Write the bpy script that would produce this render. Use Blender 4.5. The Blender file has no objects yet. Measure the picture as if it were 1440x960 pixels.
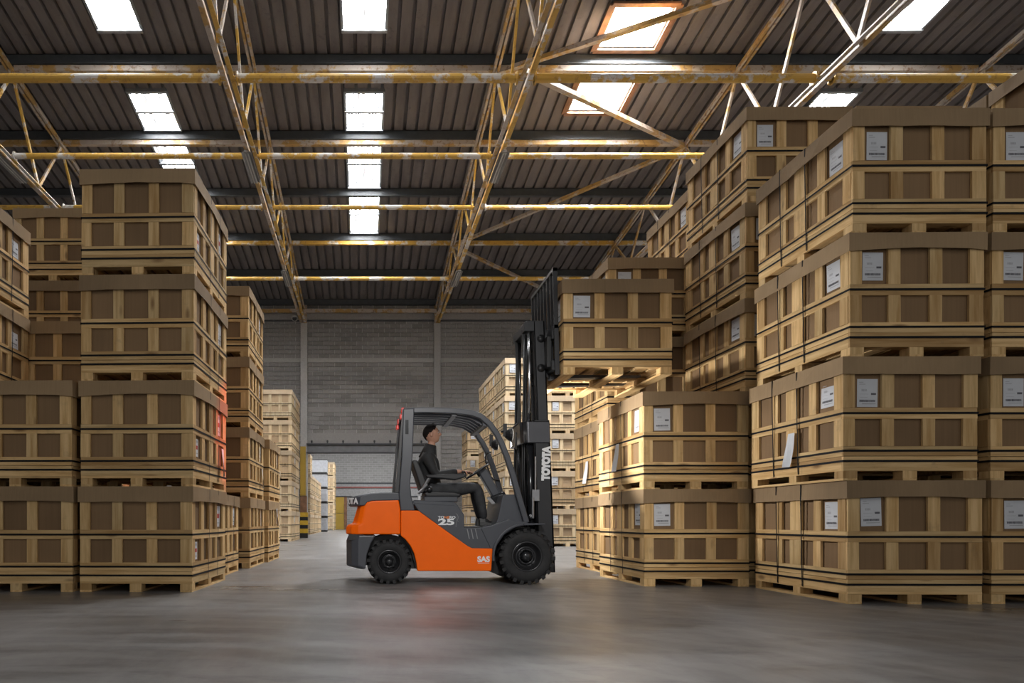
import bpy, bmesh, math, random
from mathutils import Vector, Matrix

random.seed(7)
SC = bpy.context.scene
COL = SC.collection
PI = math.pi

# ------------------------------------------------------------------ camera
CAMZ = 0.752
F_PX, VPX, HZY = 960.0, 512.0, 732.5
cam_d = bpy.data.cameras.new('camera')
cam_d.sensor_width = 36.0
cam_d.lens = 24.0
cam_d.shift_x = (720 - VPX) / 1440.0
cam_d.shift_y = (HZY - 480) / 1440.0
cam_d.clip_end = 300
cam = bpy.data.objects.new('camera', cam_d)
cam.location = (0, 0, CAMZ)
cam.rotation_euler = (PI / 2, 0, 0)
COL.objects.link(cam)
SC.camera = cam

# ------------------------------------------------------------------ world, exposure
W = bpy.data.worlds.new('world')
SC.world = W
W.use_nodes = True
W.node_tree.nodes['Background'].inputs[0].default_value = (1.0, 0.985, 0.96, 1)
W.node_tree.nodes['Background'].inputs[1].default_value = 0.42
SC.view_settings.view_transform = 'Standard'
SC.view_settings.look = 'None'
SC.view_settings.gamma = 1.0
SC.view_settings.exposure = 0.5
SC.view_settings.use_curve_mapping = False
SKY_NEAR = 40.0        # brightness of the translucent roof lights in view
FAR_GLOW = 9.0  # glow of the unseen strips added in the far hall
SKY_OVER = 20.0        # unseen panes above the camera, added to light the aisle


def lamp(name, kind, loc, energy, color=(1, 1, 1), size=1.0, size_y=None, aim=None, **kw):
    d = bpy.data.lights.new(name, kind)
    d.energy = energy
    d.color = color
    if kind == 'AREA':
        d.size = size
        if size_y:
            d.shape = 'RECTANGLE'
            d.size_y = size_y
    else:
        d.shadow_soft_size = size
    for k, v in kw.items():
        setattr(d, k, v)
    o = bpy.data.objects.new(name, d)
    o.location = loc
    if aim is not None:
        v = Vector(aim) - Vector(loc)
        o.rotation_euler = v.to_track_quat('-Z', 'Y').to_euler()
    COL.objects.link(o)
    return o


# added off-frame spot above the camera that brightens the forklift's side
lamp('added_forklift_spot', 'SPOT', (0.4, 0.6, 4.2), 700, (1.0, 0.98, 0.95), 0.5, aim=(1.45, 8.3, 0.85), spot_size=math.radians(41), spot_blend=0.7)

# ------------------------------------------------------------------ materials


class NT:
    def __init__(self, name):
        self.m = bpy.data.materials.new(name)
        self.m.use_nodes = True
        self.t = self.m.node_tree
        self.b = self.t.nodes['Principled BSDF']

    def n(self, typ, **kw):
        nd = self.t.nodes.new(typ)
        for k, v in kw.items():
            setattr(nd, k, v)
        return nd

    def l(self, a, b):
        self.t.links.new(a, b)

    def math(self, op, a, b=None, c=None):
        nd = self.n('ShaderNodeMath', operation=op)
        for i, v in enumerate((a, b, c)):
            if v is None:
                continue
            if hasattr(v, 'links'):
                self.l(v, nd.inputs[i])
            else:
                nd.inputs[i].default_value = v
        return nd.outputs[0]

    def ramp(self, fac, stops):
        nd = self.n('ShaderNodeValToRGB')
        e = nd.color_ramp.elements
        while len(e) < len(stops):
            e.new(0.5)
        for i, (p, c) in enumerate(stops):
            e[i].position = p
            e[i].color = c if len(c) == 4 else (*c, 1)
        self.l(fac, nd.inputs[0])
        return nd.outputs[0]

    def mix(self, fac, a, b, blend='MIX'):
        nd = self.n('ShaderNodeMix', data_type='RGBA', blend_type=blend)
        for i, v in ((0, fac), (6, a), (7, b)):
            if hasattr(v, 'links'):
                self.l(v, nd.inputs[i])
            elif i == 0:
                nd.inputs[0].default_value = v
            else:
                nd.inputs[i].default_value = v if len(v) == 4 else (*v, 1)
        return nd.outputs[2]

    def coord(self, scale=(1, 1, 1), kind='Object', rnd=0.0):
        tc = self.n('ShaderNodeTexCoord')
        mp = self.n('ShaderNodeMapping')
        mp.inputs['Scale'].default_value = scale
        self.l(tc.outputs[kind], mp.inputs['Vector'])
        if rnd:
            oi = self.n('ShaderNodeObjectInfo')
            cb = self.n('ShaderNodeCombineXYZ')
            v = self.math('MULTIPLY', oi.outputs['Random'], rnd)
            for i in range(3):
                self.l(v, cb.inputs[i])
            self.l(cb.outputs[0], mp.inputs['Location'])
        return mp.outputs[0]

    def noise(self, vec, scale=5, detail=3, rough=0.5):
        nd = self.n('ShaderNodeTexNoise')
        nd.inputs['Scale'].default_value = scale
        nd.inputs['Detail'].default_value = detail
        nd.inputs['Roughness'].default_value = rough
        self.l(vec, nd.inputs['Vector'])
        return nd.outputs['Fac']

    def rand(self):
        return self.n('ShaderNodeObjectInfo').outputs['Random']

    def bump(self, h, strength=0.3, dist=0.01):
        nd = self.n('ShaderNodeBump')
        nd.inputs['Strength'].default_value = strength
        nd.inputs['Distance'].default_value = dist
        self.l(h, nd.inputs['Height'])
        self.l(nd.outputs[0], self.b.inputs['Normal'])

    def base(self, c):
        if hasattr(c, 'links'):
            self.l(c, self.b.inputs['Base Color'])
        else:
            self.b.inputs['Base Color'].default_value = (*c, 1)

    def set(self, rough=0.6, metal=0.0, spec=0.5):
        self.b.inputs['Roughness'].default_value = rough
        self.b.inputs['Metallic'].default_value = metal
        self.b.inputs['Specular IOR Level'].default_value = spec
        return self.m


def plain(name, col, rough=0.6, metal=0.0, spec=0.5, vary=0.12, scale=6):
    t = NT(name)
    nz = t.noise(t.coord(rnd=7), scale, 3)
    lo = tuple(max(0, c * (1 - vary)) for c in col)
    hi = tuple(min(1, c * (1 + vary)) for c in col)
    t.base(t.ramp(nz, [(0.3, lo), (0.7, hi)]))
    return t.set(rough, metal, spec)


def wood(name, axis, a=(0.52, 0.335, 0.145), b=(0.73, 0.53, 0.28), dark=(0.20, 0.10, 0.04)):
    t = NT(name)
    sc = [14, 14, 14]
    sc[axis] = 0.9
    v = t.coord(tuple(sc), rnd=31)
    g = t.noise(v, 1.6, 4, 0.6)
    c = t.ramp(g, [(0.36, a), (0.62, b)])
    r = t.rand()
    tone = t.ramp(r, [(0.0, (0.66, 0.58, 0.49)), (0.3, (0.98, 0.95, 0.90)), (0.65, (1.12, 1.06, 0.98)), (1.0, (0.82, 0.82, 0.80))])
    c = t.mix(1.0, c, tone, 'MULTIPLY')
    sk = [7, 7, 7]
    sk[axis] = 2.2
    vo = t.n('ShaderNodeTexVoronoi')
    vo.inputs['Scale'].default_value = 0.8
    t.l(t.coord(tuple(sk), rnd=57), vo.inputs['Vector'])
    k = t.ramp(vo.outputs['Distance'], [(0.06, (1, 1, 1)), (0.17, (0, 0, 0))])
    c = t.mix(t.math('MULTIPLY', k, 0.75), c, dark)
    # weathered grey bluish boards now and then
    dirt = t.noise(t.coord((2, 2, 2), rnd=91), 2.2, 4, 0.7)
    d = t.ramp(dirt, [(0.58, (0, 0, 0)), (0.78, (1, 1, 1))])
    c = t.mix(t.math('MULTIPLY', d, 0.35), c, (0.16, 0.12, 0.08))
    t.base(c)
    t.bump(g, 0.15, 0.004)
    return t.set(0.72, 0, 0.25)


M = {}
M['wood_x'] = wood('pine_board_grain_x', 0)
M['wood_y'] = wood('pine_board_grain_y', 1)
M['wood_z'] = wood('pine_board_grain_z', 2)


def cardboard(name, col):
    t = NT(name)
    n1 = t.noise(t.coord((1, 1, 1), rnd=13), 1.3, 2)
    n2 = t.noise(t.coord((60, 60, 0.6), rnd=13), 1.0, 2)
    lo = tuple(c * 0.84 for c in col)
    hi = tuple(min(1, c * 1.12) for c in col)
    c = t.ramp(n1, [(0.3, lo), (0.7, hi)])
    c = t.mix(0.16, c, t.ramp(n2, [(0.3, tuple(x * 0.6 for x in col)), (0.7, tuple(x * 1.2 for x in col))]))
    tone = t.ramp(t.rand(), [(0.0, (0.86, 0.84, 0.82)), (1.0, (1.08, 1.06, 1.02))])
    t.base(t.mix(1.0, c, tone, 'MULTIPLY'))
    return t.set(0.75, 0, 0.2)


M['far_lit_wood'] = wood('far_lit_pine_grain', 2, (0.62, 0.47, 0.29), (0.80, 0.66, 0.45))  # lighter copies for far stacks; the brighter light there put into their colour
M['far_lit_lid'] = cardboard('far_lit_lid_board', (0.62, 0.49, 0.34))
M['far_lit_carton'] = cardboard('far_lit_carton_board', (0.50, 0.37, 0.24))
M['carton'] = cardboard('carton_board', (0.245, 0.158, 0.087))
M['lid'] = cardboard('lid_board', (0.315, 0.222, 0.130))
M['strap'] = plain('black_plastic_strap', (0.008, 0.008, 0.009), 0.7, 0, 0.2)
M['paper'] = plain('white_paper', (0.62, 0.64, 0.68), 0.7, vary=0.05)
M['ink'] = plain('printed_ink', (0.12, 0.12, 0.14), 0.7)
M['ink_light'] = plain('printed_light_ink', (0.42, 0.43, 0.46), 0.7)
M['ink_red'] = plain('printed_red_ink', (0.5, 0.05, 0.05), 0.7)
M['orange'] = plain('orange_paint', (0.95, 0.140, 0.002), 0.36, 0, 0.22, vary=0.03)
M['charcoal'] = plain('charcoal_paint', (0.053, 0.057, 0.069), 0.38, 0, 0.5, vary=0.06)
M['mastgrey'] = plain('mast_black_paint', (0.014, 0.0145, 0.017), 0.42, 0.0, 0.5, vary=0.1)
M['gloss'] = plain('gloss_black_paint', (0.02, 0.021, 0.024), 0.14, 0.3, 0.6, vary=0.05)
M['collar'] = plain('polished_dark_steel', (0.10, 0.10, 0.108), 0.2, 0.85, vary=0.05)
M['chrome'] = plain('chromed_rod', (0.55, 0.55, 0.57), 0.2, 1.0, vary=0.05)
M['steel'] = plain('bare_steel', (0.25, 0.25, 0.26), 0.38, 0.9)
M['rubber'] = plain('tyre_rubber', (0.018, 0.018, 0.019), 0.7, 0, 0.35, vary=0.25, scale=14)
M['rim'] = plain('black_wheel_rim', (0.035, 0.035, 0.038), 0.25, 0.5)
M['hose'] = plain('black_hose', (0.01, 0.01, 0.011), 0.45)
M['seat'] = plain('black_vinyl', (0.016, 0.016, 0.018), 0.5)
M['white'] = plain('white_lettering', (0.75, 0.76, 0.78), 0.5, vary=0.02)
M['orange_print'] = plain('orange_lettering', (0.75, 0.2, 0.02), 0.5, vary=0.02)
M['concrete'] = None
M['conduit'] = plain('grey_conduit', (0.05, 0.05, 0.055), 0.5)
M['fixture'] = plain('grey_luminaire_metal', (0.30, 0.29, 0.28), 0.45, 0.3)
M['tube'] = plain('unlit_fluorescent_tube', (0.55, 0.53, 0.50), 0.3)
M['timber'] = plain('brown_timber_lining', (0.23, 0.115, 0.06), 0.7, vary=0.3)
M['alu'] = plain('grey_aluminium_frame', (0.35, 0.37, 0.39), 0.4, 0.5)
M['purlin'] = plain('dark_steel_purlin', (0.060, 0.066, 0.072), 0.5, 0.0, 0.4)
M['door_yellow'] = plain('mustard_door_paint', (0.42, 0.27, 0.035), 0.55, vary=0.1, scale=1)
M['beam'] = plain('grey_steel_beam', (0.16, 0.165, 0.175), 0.5)
M['darkbeam'] = plain('dark_steel_angle', (0.04, 0.042, 0.048), 0.5)
M['hazard_yellow'] = plain('hazard_yellow', (0.62, 0.38, 0.03), 0.5)
M['hazard_black'] = plain('hazard_black', (0.015, 0.015, 0.016), 0.5)
M['white_wrap'] = plain('white_film', (0.42, 0.44, 0.48), 0.4)
M['skin'] = plain('skin', (0.46, 0.245, 0.165), 0.5, vary=0.08, scale=30)
M['hair'] = plain('dark_brown_hair', (0.010, 0.0075, 0.0065), 0.85, 0, 0.15, vary=0.4, scale=60)
M['jacket'] = plain('black_jacket_cloth', (0.016, 0.0165, 0.018), 0.75, vary=0.35, scale=14)
M['trousers'] = plain('charcoal_trouser_cloth', (0.030, 0.031, 0.034), 0.8, vary=0.3, scale=14)
M['shoe'] = plain('black_leather', (0.010, 0.010, 0.011), 0.4)
M['eyewhite'] = plain('eye_white', (0.6, 0.58, 0.55), 0.3)
M['glassdark'] = plain('lamp_glass', (0.10, 0.105, 0.11), 0.12, 0, 0.7)


def peeling(name, yellow, grey, rust, thr):
    t = NT(name)
    v = t.coord((1, 1, 1), 'Object', rnd=23)
    n1 = t.noise(v, 1.7, 5, 0.65)
    n2 = t.noise(v, 9.0, 3, 0.6)
    c = t.mix(t.ramp(n1, [(thr, (0, 0, 0)), (thr + 0.05, (1, 1, 1))]), yellow, grey)
    c = t.mix(t.ramp(n2, [(0.55, (0, 0, 0)), (0.72, (1, 1, 1))]), c, rust)
    t.base(c)
    t.bump(n1, 0.2, 0.004)
    return t.set(0.5, 0, 0.4)


M['yellow'] = peeling('peeling_yellow_paint', (0.56, 0.33, 0.060), (0.60, 0.57, 0.54), (0.33, 0.18, 0.05), 0.52)
M['rusty'] = peeling('worn_rusty_paint', (0.44, 0.27, 0.09), (0.46, 0.39, 0.33), (0.22, 0.12, 0.06), 0.46)


def make_concrete():
    t = NT('worn_concrete_floor')
    v = t.coord((1, 1, 1))
    n1 = t.noise(v, 0.28, 4, 0.6)
    n2 = t.noise(t.coord((0.35, 1.6, 1)), 0.7, 5, 0.65)
    n3 = t.noise(v, 9, 5, 0.7)
    c = t.ramp(n1, [(0.32, (0.137, 0.133, 0.132)), (0.66, (0.222, 0.218, 0.216))])
    c = t.mix(0.55, c, t.ramp(n2, [(0.35, (0.104, 0.101, 0.099)), (0.65, (0.244, 0.240, 0.238))]))
    c = t.mix(0.25, c, t.ramp(n3, [(0.3, (0.096, 0.095, 0.093)), (0.7, (0.252, 0.248, 0.244))]))
    n4 = t.noise(t.coord((1.5, 0.28, 1)), 0.9, 6, 0.72)
    c = t.mix(t.math('MULTIPLY', t.ramp(n4, [(0.48, (0, 0, 0)), (0.68, (1, 1, 1))]), 0.75), c, (0.29, 0.286, 0.284))
    n5 = t.noise(t.coord((0.8, 2.2, 1)), 1.3, 7, 0.75)
    c = t.mix(t.math('MULTIPLY', t.ramp(n5, [(0.50, (0, 0, 0)), (0.66, (1, 1, 1))]), 0.7), c, (0.075, 0.073, 0.072))
    # reddish brown worn patches
    st = t.ramp(t.noise(t.coord((0.45, 1.1, 1)), 0.6, 3, 0.5), [(0.57, (0, 0, 0)), (0.70, (1, 1, 1))])
    c = t.mix(t.math('MULTIPLY', st, 0.4), c, (0.118, 0.092, 0.078))
    # curved tyre sweep marks
    wv = t.n('ShaderNodeTexWave', wave_type='RINGS', rings_direction='Z')
    wv.inputs['Scale'].default_value = 0.9
    wv.inputs['Distortion'].default_value = 5.0
    wv.inputs['Detail'].default_value = 3.0
    wv.inputs['Detail Scale'].default_value = 1.2
    mp = t.n('ShaderNodeMapping')
    mp.inputs['Location'].default_value = (1.5, -1.2, 0)
    t.l(v, mp.inputs['Vector'])
    t.l(mp.outputs[0], wv.inputs['Vector'])
    sw = t.ramp(wv.outputs['Fac'], [(0.62, (0, 0, 0)), (0.92, (1, 1, 1))])
    c = t.mix(t.math('MULTIPLY', sw, 0.30), c, (0.281, 0.277, 0.274))
    t.base(c)
    rr = t.ramp(n2, [(0.3, (0.26, 0.26, 0.26)), (0.7, (0.46, 0.46, 0.46))])
    t.l(rr, t.b.inputs['Roughness'])
    t.bump(n3, 0.12, 0.004)
    t.b.inputs['Specular IOR Level'].default_value = 0.5
    return t.m


M['concrete'] = make_concrete()


def masonry(name, lo, hi):
    t = NT(name)
    v = t.coord((1, 1, 1), rnd=17)
    n = t.noise(v, 14, 4, 0.7)
    c = t.ramp(n, [(0.3, lo), (0.7, hi)])
    tone = t.ramp(t.rand(), [(0, (0.8, 0.79, 0.78)), (1, (1.15, 1.14, 1.13))])
    c = t.mix(1.0, c, tone, 'MULTIPLY')
    t.base(c)
    t.bump(n, 0.3, 0.01)
    return t.set(0.9, 0, 0.2)


M['block'] = masonry('grey_concrete_block', (0.22, 0.212, 0.205), (0.31, 0.30, 0.29))
M['mortar'] = masonry('pale_mortar', (0.50, 0.49, 0.48), (0.58, 0.57, 0.56))
M['ring'] = masonry('cast_concrete_band', (0.31, 0.30, 0.292), (0.39, 0.38, 0.37))
M['column'] = masonry('cast_concrete_column', (0.36, 0.35, 0.34), (0.45, 0.44, 0.43))


def far_brick():
    t = NT('far_block_wall')
    br = t.n('ShaderNodeTexBrick')
    br.inputs['Scale'].default_value = 1.0
    br.inputs['Brick Width'].default_value = 0.5
    br.inputs['Row Height'].default_value = 0.2
    br.inputs['Mortar Size'].default_value = 0.014
    br.inputs['Color1'].default_value = (0.24, 0.235, 0.23, 1)
    br.inputs['Color2'].default_value = (0.29, 0.285, 0.28, 1)
    br.inputs['Mortar'].default_value = (0.38, 0.375, 0.37, 1)
    tc = t.n('ShaderNodeTexCoord')
    sp = t.n('ShaderNodeSeparateXYZ')
    cb = t.n('ShaderNodeCombineXYZ')
    t.l(tc.outputs['Object'], sp.inputs[0])
    t.l(sp.outputs[0], cb.inputs[0])
    t.l(sp.outputs[2], cb.inputs[1])
    t.l(cb.outputs[0], br.inputs['Vector'])
    t.base(br.outputs['Color'])
    return t.set(0.9, 0, 0.2)


M['farwall'] = far_brick()
M['band'] = plain('pale_grey_render', (0.30, 0.30, 0.30), 0.8)
M['redband'] = plain('dull_red_pipe', (0.22, 0.07, 0.06), 0.6)


def roof_sheet_mat():
    t = NT('dark_corrugated_roof_sheet')
    v = t.coord((2.2, 0.35, 1), rnd=19)
    n = t.noise(v, 1.6, 5, 0.65)
    c = t.ramp(n, [(0.3, (0.128, 0.112, 0.109)), (0.7, (0.20, 0.178, 0.173))])
    n2 = t.noise(t.coord((1, 1, 1), rnd=11), 5, 4, 0.7)
    c = t.mix(t.ramp(n2, [(0.58, (0, 0, 0)), (0.75, (1, 1, 1))]), c, (0.10, 0.093, 0.092))
    t.base(c)
    return t.set(0.7, 0, 0.3)


M['roof'] = roof_sheet_mat()


def skylight_mat(name, strength, streaks=True):
    t = NT(name)
    t.b.inputs['Base Color'].default_value = (0.6, 0.6, 0.6, 1)
    n = t.noise(t.coord((9, 0.7, 1), rnd=5), 1.5, 4, 0.6)
    if streaks:
        c = t.ramp(n, [(0.34, (0.008, 0.0082, 0.0085)), (0.45, (0.020, 0.0205, 0.021)), (0.56, (1, 1, 1))])
    else:
        c = t.ramp(n, [(0.0, (0.95, 0.97, 1)), (1.0, (1, 1, 1))])
    t.l(c, t.b.inputs['Emission Color'])
    t.b.inputs['Emission Strength'].default_value = strength
    return t.set(0.6)


M['sky_sheet'] = skylight_mat('translucent_roof_light', SKY_NEAR)
M['sky_glass'] = skylight_mat('open_roof_window_daylight', SKY_NEAR * 5.0, False)
M['sky_over'] = skylight_mat('unseen_roof_light', SKY_OVER)  # unseen panes; dimmer only through their strength
M['far_glow'] = skylight_mat('far_hall_glow', FAR_GLOW, False)  # strips added out of sight to brighten the far hall


def emit(name, col, s):
    t = NT(name)
    t.base(col)
    t.b.inputs['Emission Color'].default_value = (*col, 1)
    t.b.inputs['Emission Strength'].default_value = s
    return t.set(0.3)


M['lamp_lit'] = emit('lit_lamp_glass', (0.9, 0.86, 0.78), 0.6)
M['tail_red'] = emit('red_tail_lens', (0.5, 0.02, 0.012), 0.35)

# ------------------------------------------------------------------ mesh helpers


def newbm():
    return bmesh.new()


def box(bm, x0, x1, y0, y1, z0, z1):
    vs = [bm.verts.new(c) for c in ((x0, y0, z0), (x1, y0, z0), (x1, y1, z0), (x0, y1, z0),
                                    (x0, y0, z1), (x1, y0, z1), (x1, y1, z1), (x0, y1, z1))]
    fs = []
    for f in ((0, 3, 2, 1), (4, 5, 6, 7), (0, 1, 5, 4), (1, 2, 6, 5), (2, 3, 7, 6), (3, 0, 4, 7)):
        fs.append(bm.faces.new([vs[i] for i in f]))
    return fs


def prism(bm, pts, y0, y1):
    a = [bm.verts.new((x, y0, z)) for x, z in pts]
    b = [bm.verts.new((x, y1, z)) for x, z in pts]
    n = len(pts)
    bm.faces.new(a)
    bm.faces.new(b[::-1])
    for i in range(n):
        bm.faces.new((a[i], b[i], b[(i + 1) % n], a[(i + 1) % n]))
    bmesh.ops.recalc_face_normals(bm, faces=bm.faces)


def loft(bm, rings, cap=True):
    vr = [[bm.verts.new(p) for p in r] for r in rings]
    n = len(vr[0])
    for a, b in zip(vr[:-1], vr[1:]):
        for i in range(n):
            bm.faces.new((a[i], a[(i + 1) % n], b[(i + 1) % n], b[i]))
    if cap:
        bm.faces.new(vr[0][::-1])
        bm.faces.new(vr[-1])
    bmesh.ops.recalc_face_normals(bm, faces=bm.faces)


def bar(bm, p, q, w, h, up=(0, 0, 1)):
    p, q = Vector(p), Vector(q)
    d = (q - p).normalized()
    u = Vector(up)
    if abs(d.dot(u)) > 0.98:
        u = Vector((1, 0, 0))
    s = d.cross(u).normalized()
    u = s.cross(d).normalized()
    r = []
    for c in (p, q):
        r.append([c + s * w / 2 * a + u * h / 2 * b for a, b in ((-1, -1), (1, -1), (1, 1), (-1, 1))])
    loft(bm, r)


def tube(bm, pts, r, n=8, rad=None):
    pts = [Vector(p) for p in pts]
    rings = []
    prev = None
    for i, p in enumerate(pts):
        d = (pts[min(i + 1, len(pts) - 1)] - pts[max(i - 1, 0)]).normalized()
        if prev is None:
            u = Vector((0, 0, 1)) if abs(d.z) < 0.9 else Vector((0, 1, 0))
        else:
            u = prev
        s = d.cross(u).normalized()
        u = s.cross(d).normalized()
        prev = u
        rr = rad[i] if rad else r
        rings.append([p + (s * math.cos(2 * PI * k / n) + u * math.sin(2 * PI * k / n)) * rr for k in range(n)])
    loft(bm, rings)


def flatbar(bm, pts, w, t):
    """rectangular section swept along pts in an x-z plane; w across y, t in the plane"""
    pts = [Vector(p) for p in pts]
    rings = []
    for i, p in enumerate(pts):
        d = (pts[min(i + 1, len(pts) - 1)] - pts[max(i - 1, 0)]).normalized()
        nrm = Vector((-d.z, 0, d.x))
        rings.append([p + nrm * t / 2 * a + Vector((0, w / 2 * b, 0)) for a, b in ((-1, -1), (1, -1), (1, 1), (-1, 1))])
    loft(bm, rings)


def lathe(bm, prof, cx, cz, n=32, closed=False):
    """revolve (radius, y) about the y axis through (cx, cz)"""
    rings = []
    for k in range(n):
        a = 2 * PI * k / n
        rings.append([bm.verts.new((cx + r * math.cos(a), y, cz + r * math.sin(a))) for r, y in prof])
    m = len(prof)
    for k in range(n):
        a, b = rings[k], rings[(k + 1) % n]
        for i in range(m if closed else m - 1):
            j = (i + 1) % m
            if prof[i][0] < 1e-6 and prof[j][0] < 1e-6:
                continue
            bm.faces.new((a[i], a[j], b[j], b[i]))
    bmesh.ops.remove_doubles(bm, verts=bm.verts, dist=1e-6)
    bmesh.ops.recalc_face_normals(bm, faces=bm.faces)


def ball(bm, c, rx, ry, rz, nu=14, nv=9):
    ret = bmesh.ops.create_uvsphere(bm, u_segments=nu, v_segments=nv, radius=1.0)
    for v in ret['verts']:
        v.co = Vector((c[0] + v.co.x * rx, c[1] + v.co.y * ry, c[2] + v.co.z * rz))


def wloc(o):
    v = Vector((0, 0, 0))
    while o is not None:
        v += o.location
        o = o.parent
    return v


def obj(name, bm, mat, parent=None, smooth=False, bevel=0.0, local=False, seg=2):
    me = bpy.data.meshes.new(name)
    if parent is not None and not local:
        bmesh.ops.translate(bm, verts=bm.verts, vec=-wloc(parent))
    bm.to_mesh(me)
    bm.free()
    for m in (mat if isinstance(mat, (list, tuple)) else [mat]):
        me.materials.append(M[m] if isinstance(m, str) else m)
    if smooth:
        for p in me.polygons:
            p.use_smooth = True
    o = bpy.data.objects.new(name, me)
    COL.objects.link(o)
    if parent is not None:
        o.parent = parent
    if bevel:
        md = o.modifiers.new('bevel', 'BEVEL')
        md.width = bevel
        md.segments = seg
        md.limit_method = 'ANGLE'
        md.angle_limit = 0.6
    return o


def thing(name, label, cat, loc=(0, 0, 0), group=None):
    o = bpy.data.objects.new(name, None)
    COL.objects.link(o)
    o.location = loc
    o.empty_display_size = 0.1
    o['label'] = label
    o['category'] = cat
    if group:
        o['group'] = group
    return o


def tag(o, label, cat, group=None):
    o['label'] = label
    o['category'] = cat
    if group:
        o['group'] = group
    return o


def struct(o, label=None):
    o['kind'] = 'structure'
    if label:
        o['label'] = label
    return o


def sroot(name, loc=(0, 0, 0), label=None):
    o = bpy.data.objects.new(name, None)
    COL.objects.link(o)
    o.location = loc
    return struct(o, label)


def one(name, mat, parent, *b, **kw):
    bm = newbm()
    box(bm, *b)
    return obj(name, bm, mat, parent, **kw)


def P(px, py, Y):
    s = F_PX / Y
    return ((px - VPX) / s, CAMZ + (HZY - py) / s)


# ------------------------------------------------------------------ the hall: floor, roof, walls
bm = newbm()
box(bm, -15.2, 21.6, -9, 63, -0.2, 0)
struct(obj('floor', bm, 'concrete'), 'worn grey concrete warehouse floor with tyre marks')


def roofz(y):
    return 14.337 - 0.115 * y


ceil = sroot('ceiling', (0, 0, 0), 'dark brown corrugated sheet roof on steel purlins')
PUR = [3.18 + 2.77 * k for k in range(11)]      # 3.18 ... 30.88
# one corrugated sheet, 1.005 m wide (three ribs), one purlin bay long
SW = 1.005


def sheet_mesh(name, y0, y1, w=SW, mat='roof', ribs=3):
    bm = newbm()
    xs = []
    p = w / ribs
    for k in range(ribs):
        x = k * p
        xs += [(x, 0.0), (x + p * 0.74, 0.0), (x + p * 0.77, 0.10), (x + p * 0.97, 0.10)]
    xs.append((w, 0.0))
    rows = []
    for y in (y0, y1):
        rows.append([bm.verts.new((x, y, roofz(y) + h)) for x, h in xs])
    for i in range(len(xs) - 1):
        bm.faces.new((rows[0][i], rows[0][i + 1], rows[1][i + 1], rows[1][i]))
    me = bpy.data.meshes.new(name)
    bm.to_mesh(me)
    bm.free()
    me.materials.append(M[mat])
    return me


# translucent strips (x0, x1) and the spans of y each leaves open
STRIPS = [(-6.33, -5.28), (-0.52, 0.53), (12.2, 13.25)]
ROOFWIN = [(5.75, 7.1, 15.6, 16.75), (5.66, 7.05, 17.6, 18.92)]
OPEN = [(11.55, 14.05), (14.35, 16.25), (18.2, 19.70), (19.95, 22.45), (22.72, 25.22)]  # nearest span is out of view, added to light the far fronts
OPEN_NEAR = [(4.0, 6.0), (8.75, 11.4)]  # unseen spans over the aisle, added for light between the stacks


def sheet_run(x0, x1, y0, y1, me=None):
    """cover x0..x1 with sheets of about 1 m"""
    n = max(1, round((x1 - x0) / SW))
    w = (x1 - x0) / n
    me = sheet_mesh('roof_sheet', y0, y1, w, ribs=max(1, round(w / 0.335)))
    for i in range(n):
        o = bpy.data.objects.new('roof_sheet', me)
        COL.objects.link(o)
        o.parent = ceil
        o.location = (x0 + i * w, 0, 0)


XE0, XE1 = -15.0, 21.4
for k in range(3, len(PUR)):
    ya = PUR[k]
    yb = PUR[k + 1] if k + 1 < len(PUR) else 31.2
    cuts = []
    for a, b in STRIPS:
        cuts.append((a, b, [o for o in (OPEN_NEAR if -1 < a < 1 else []) + OPEN if o[0] < yb - 0.05 and o[1] > ya + 0.05]))
    cuts.append((5.62, 7.05, [(y0, y1) for x0, x1, y0, y1 in ROOFWIN if y0 < yb and y1 > ya]))
    cuts.sort()
    x = XE0
    for a, b, op in cuts:
        sheet_run(x, a, ya, yb)
        y = ya
        for y0, y1 in sorted(op):
            if y0 > y + 0.02:
                sheet_run(a, b, y, y0)
            y = max(y, y1)
        if y < yb - 0.02:
            sheet_run(a, b, y, yb)
        x = b
    sheet_run(x, XE1, ya, yb)
# roof over the camera, out of the picture, in long sheets
for a, b in ((-15.0, -6.33), (-5.28, -0.52), (0.53, 12.2), (13.25, 21.4)):
    sheet_run(a, b, -9.0, PUR[3])
for a, b in STRIPS:
    y = -9.0
    for y0, y1 in (OPEN_NEAR if -1 < a < 1 else []):
        if y0 > PUR[3]:
            continue
        sheet_run(a, b, y, y0)
        y = y1
    sheet_run(a, b, y, PUR[3])
for y in PUR:
    bm = newbm()
    z = roofz(y)
    box(bm, XE0, XE1, y - 0.04, y + 0.04, z - 0.26, z - 0.005)
    box(bm, XE0, XE1, y - 0.10, y + 0.04, z - 0.275, z - 0.26)
    box(bm, XE0, XE1, y - 0.04, y + 0.10, z - 0.020, z - 0.005)
    obj('purlin', bm, 'purlin', ceil)

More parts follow.
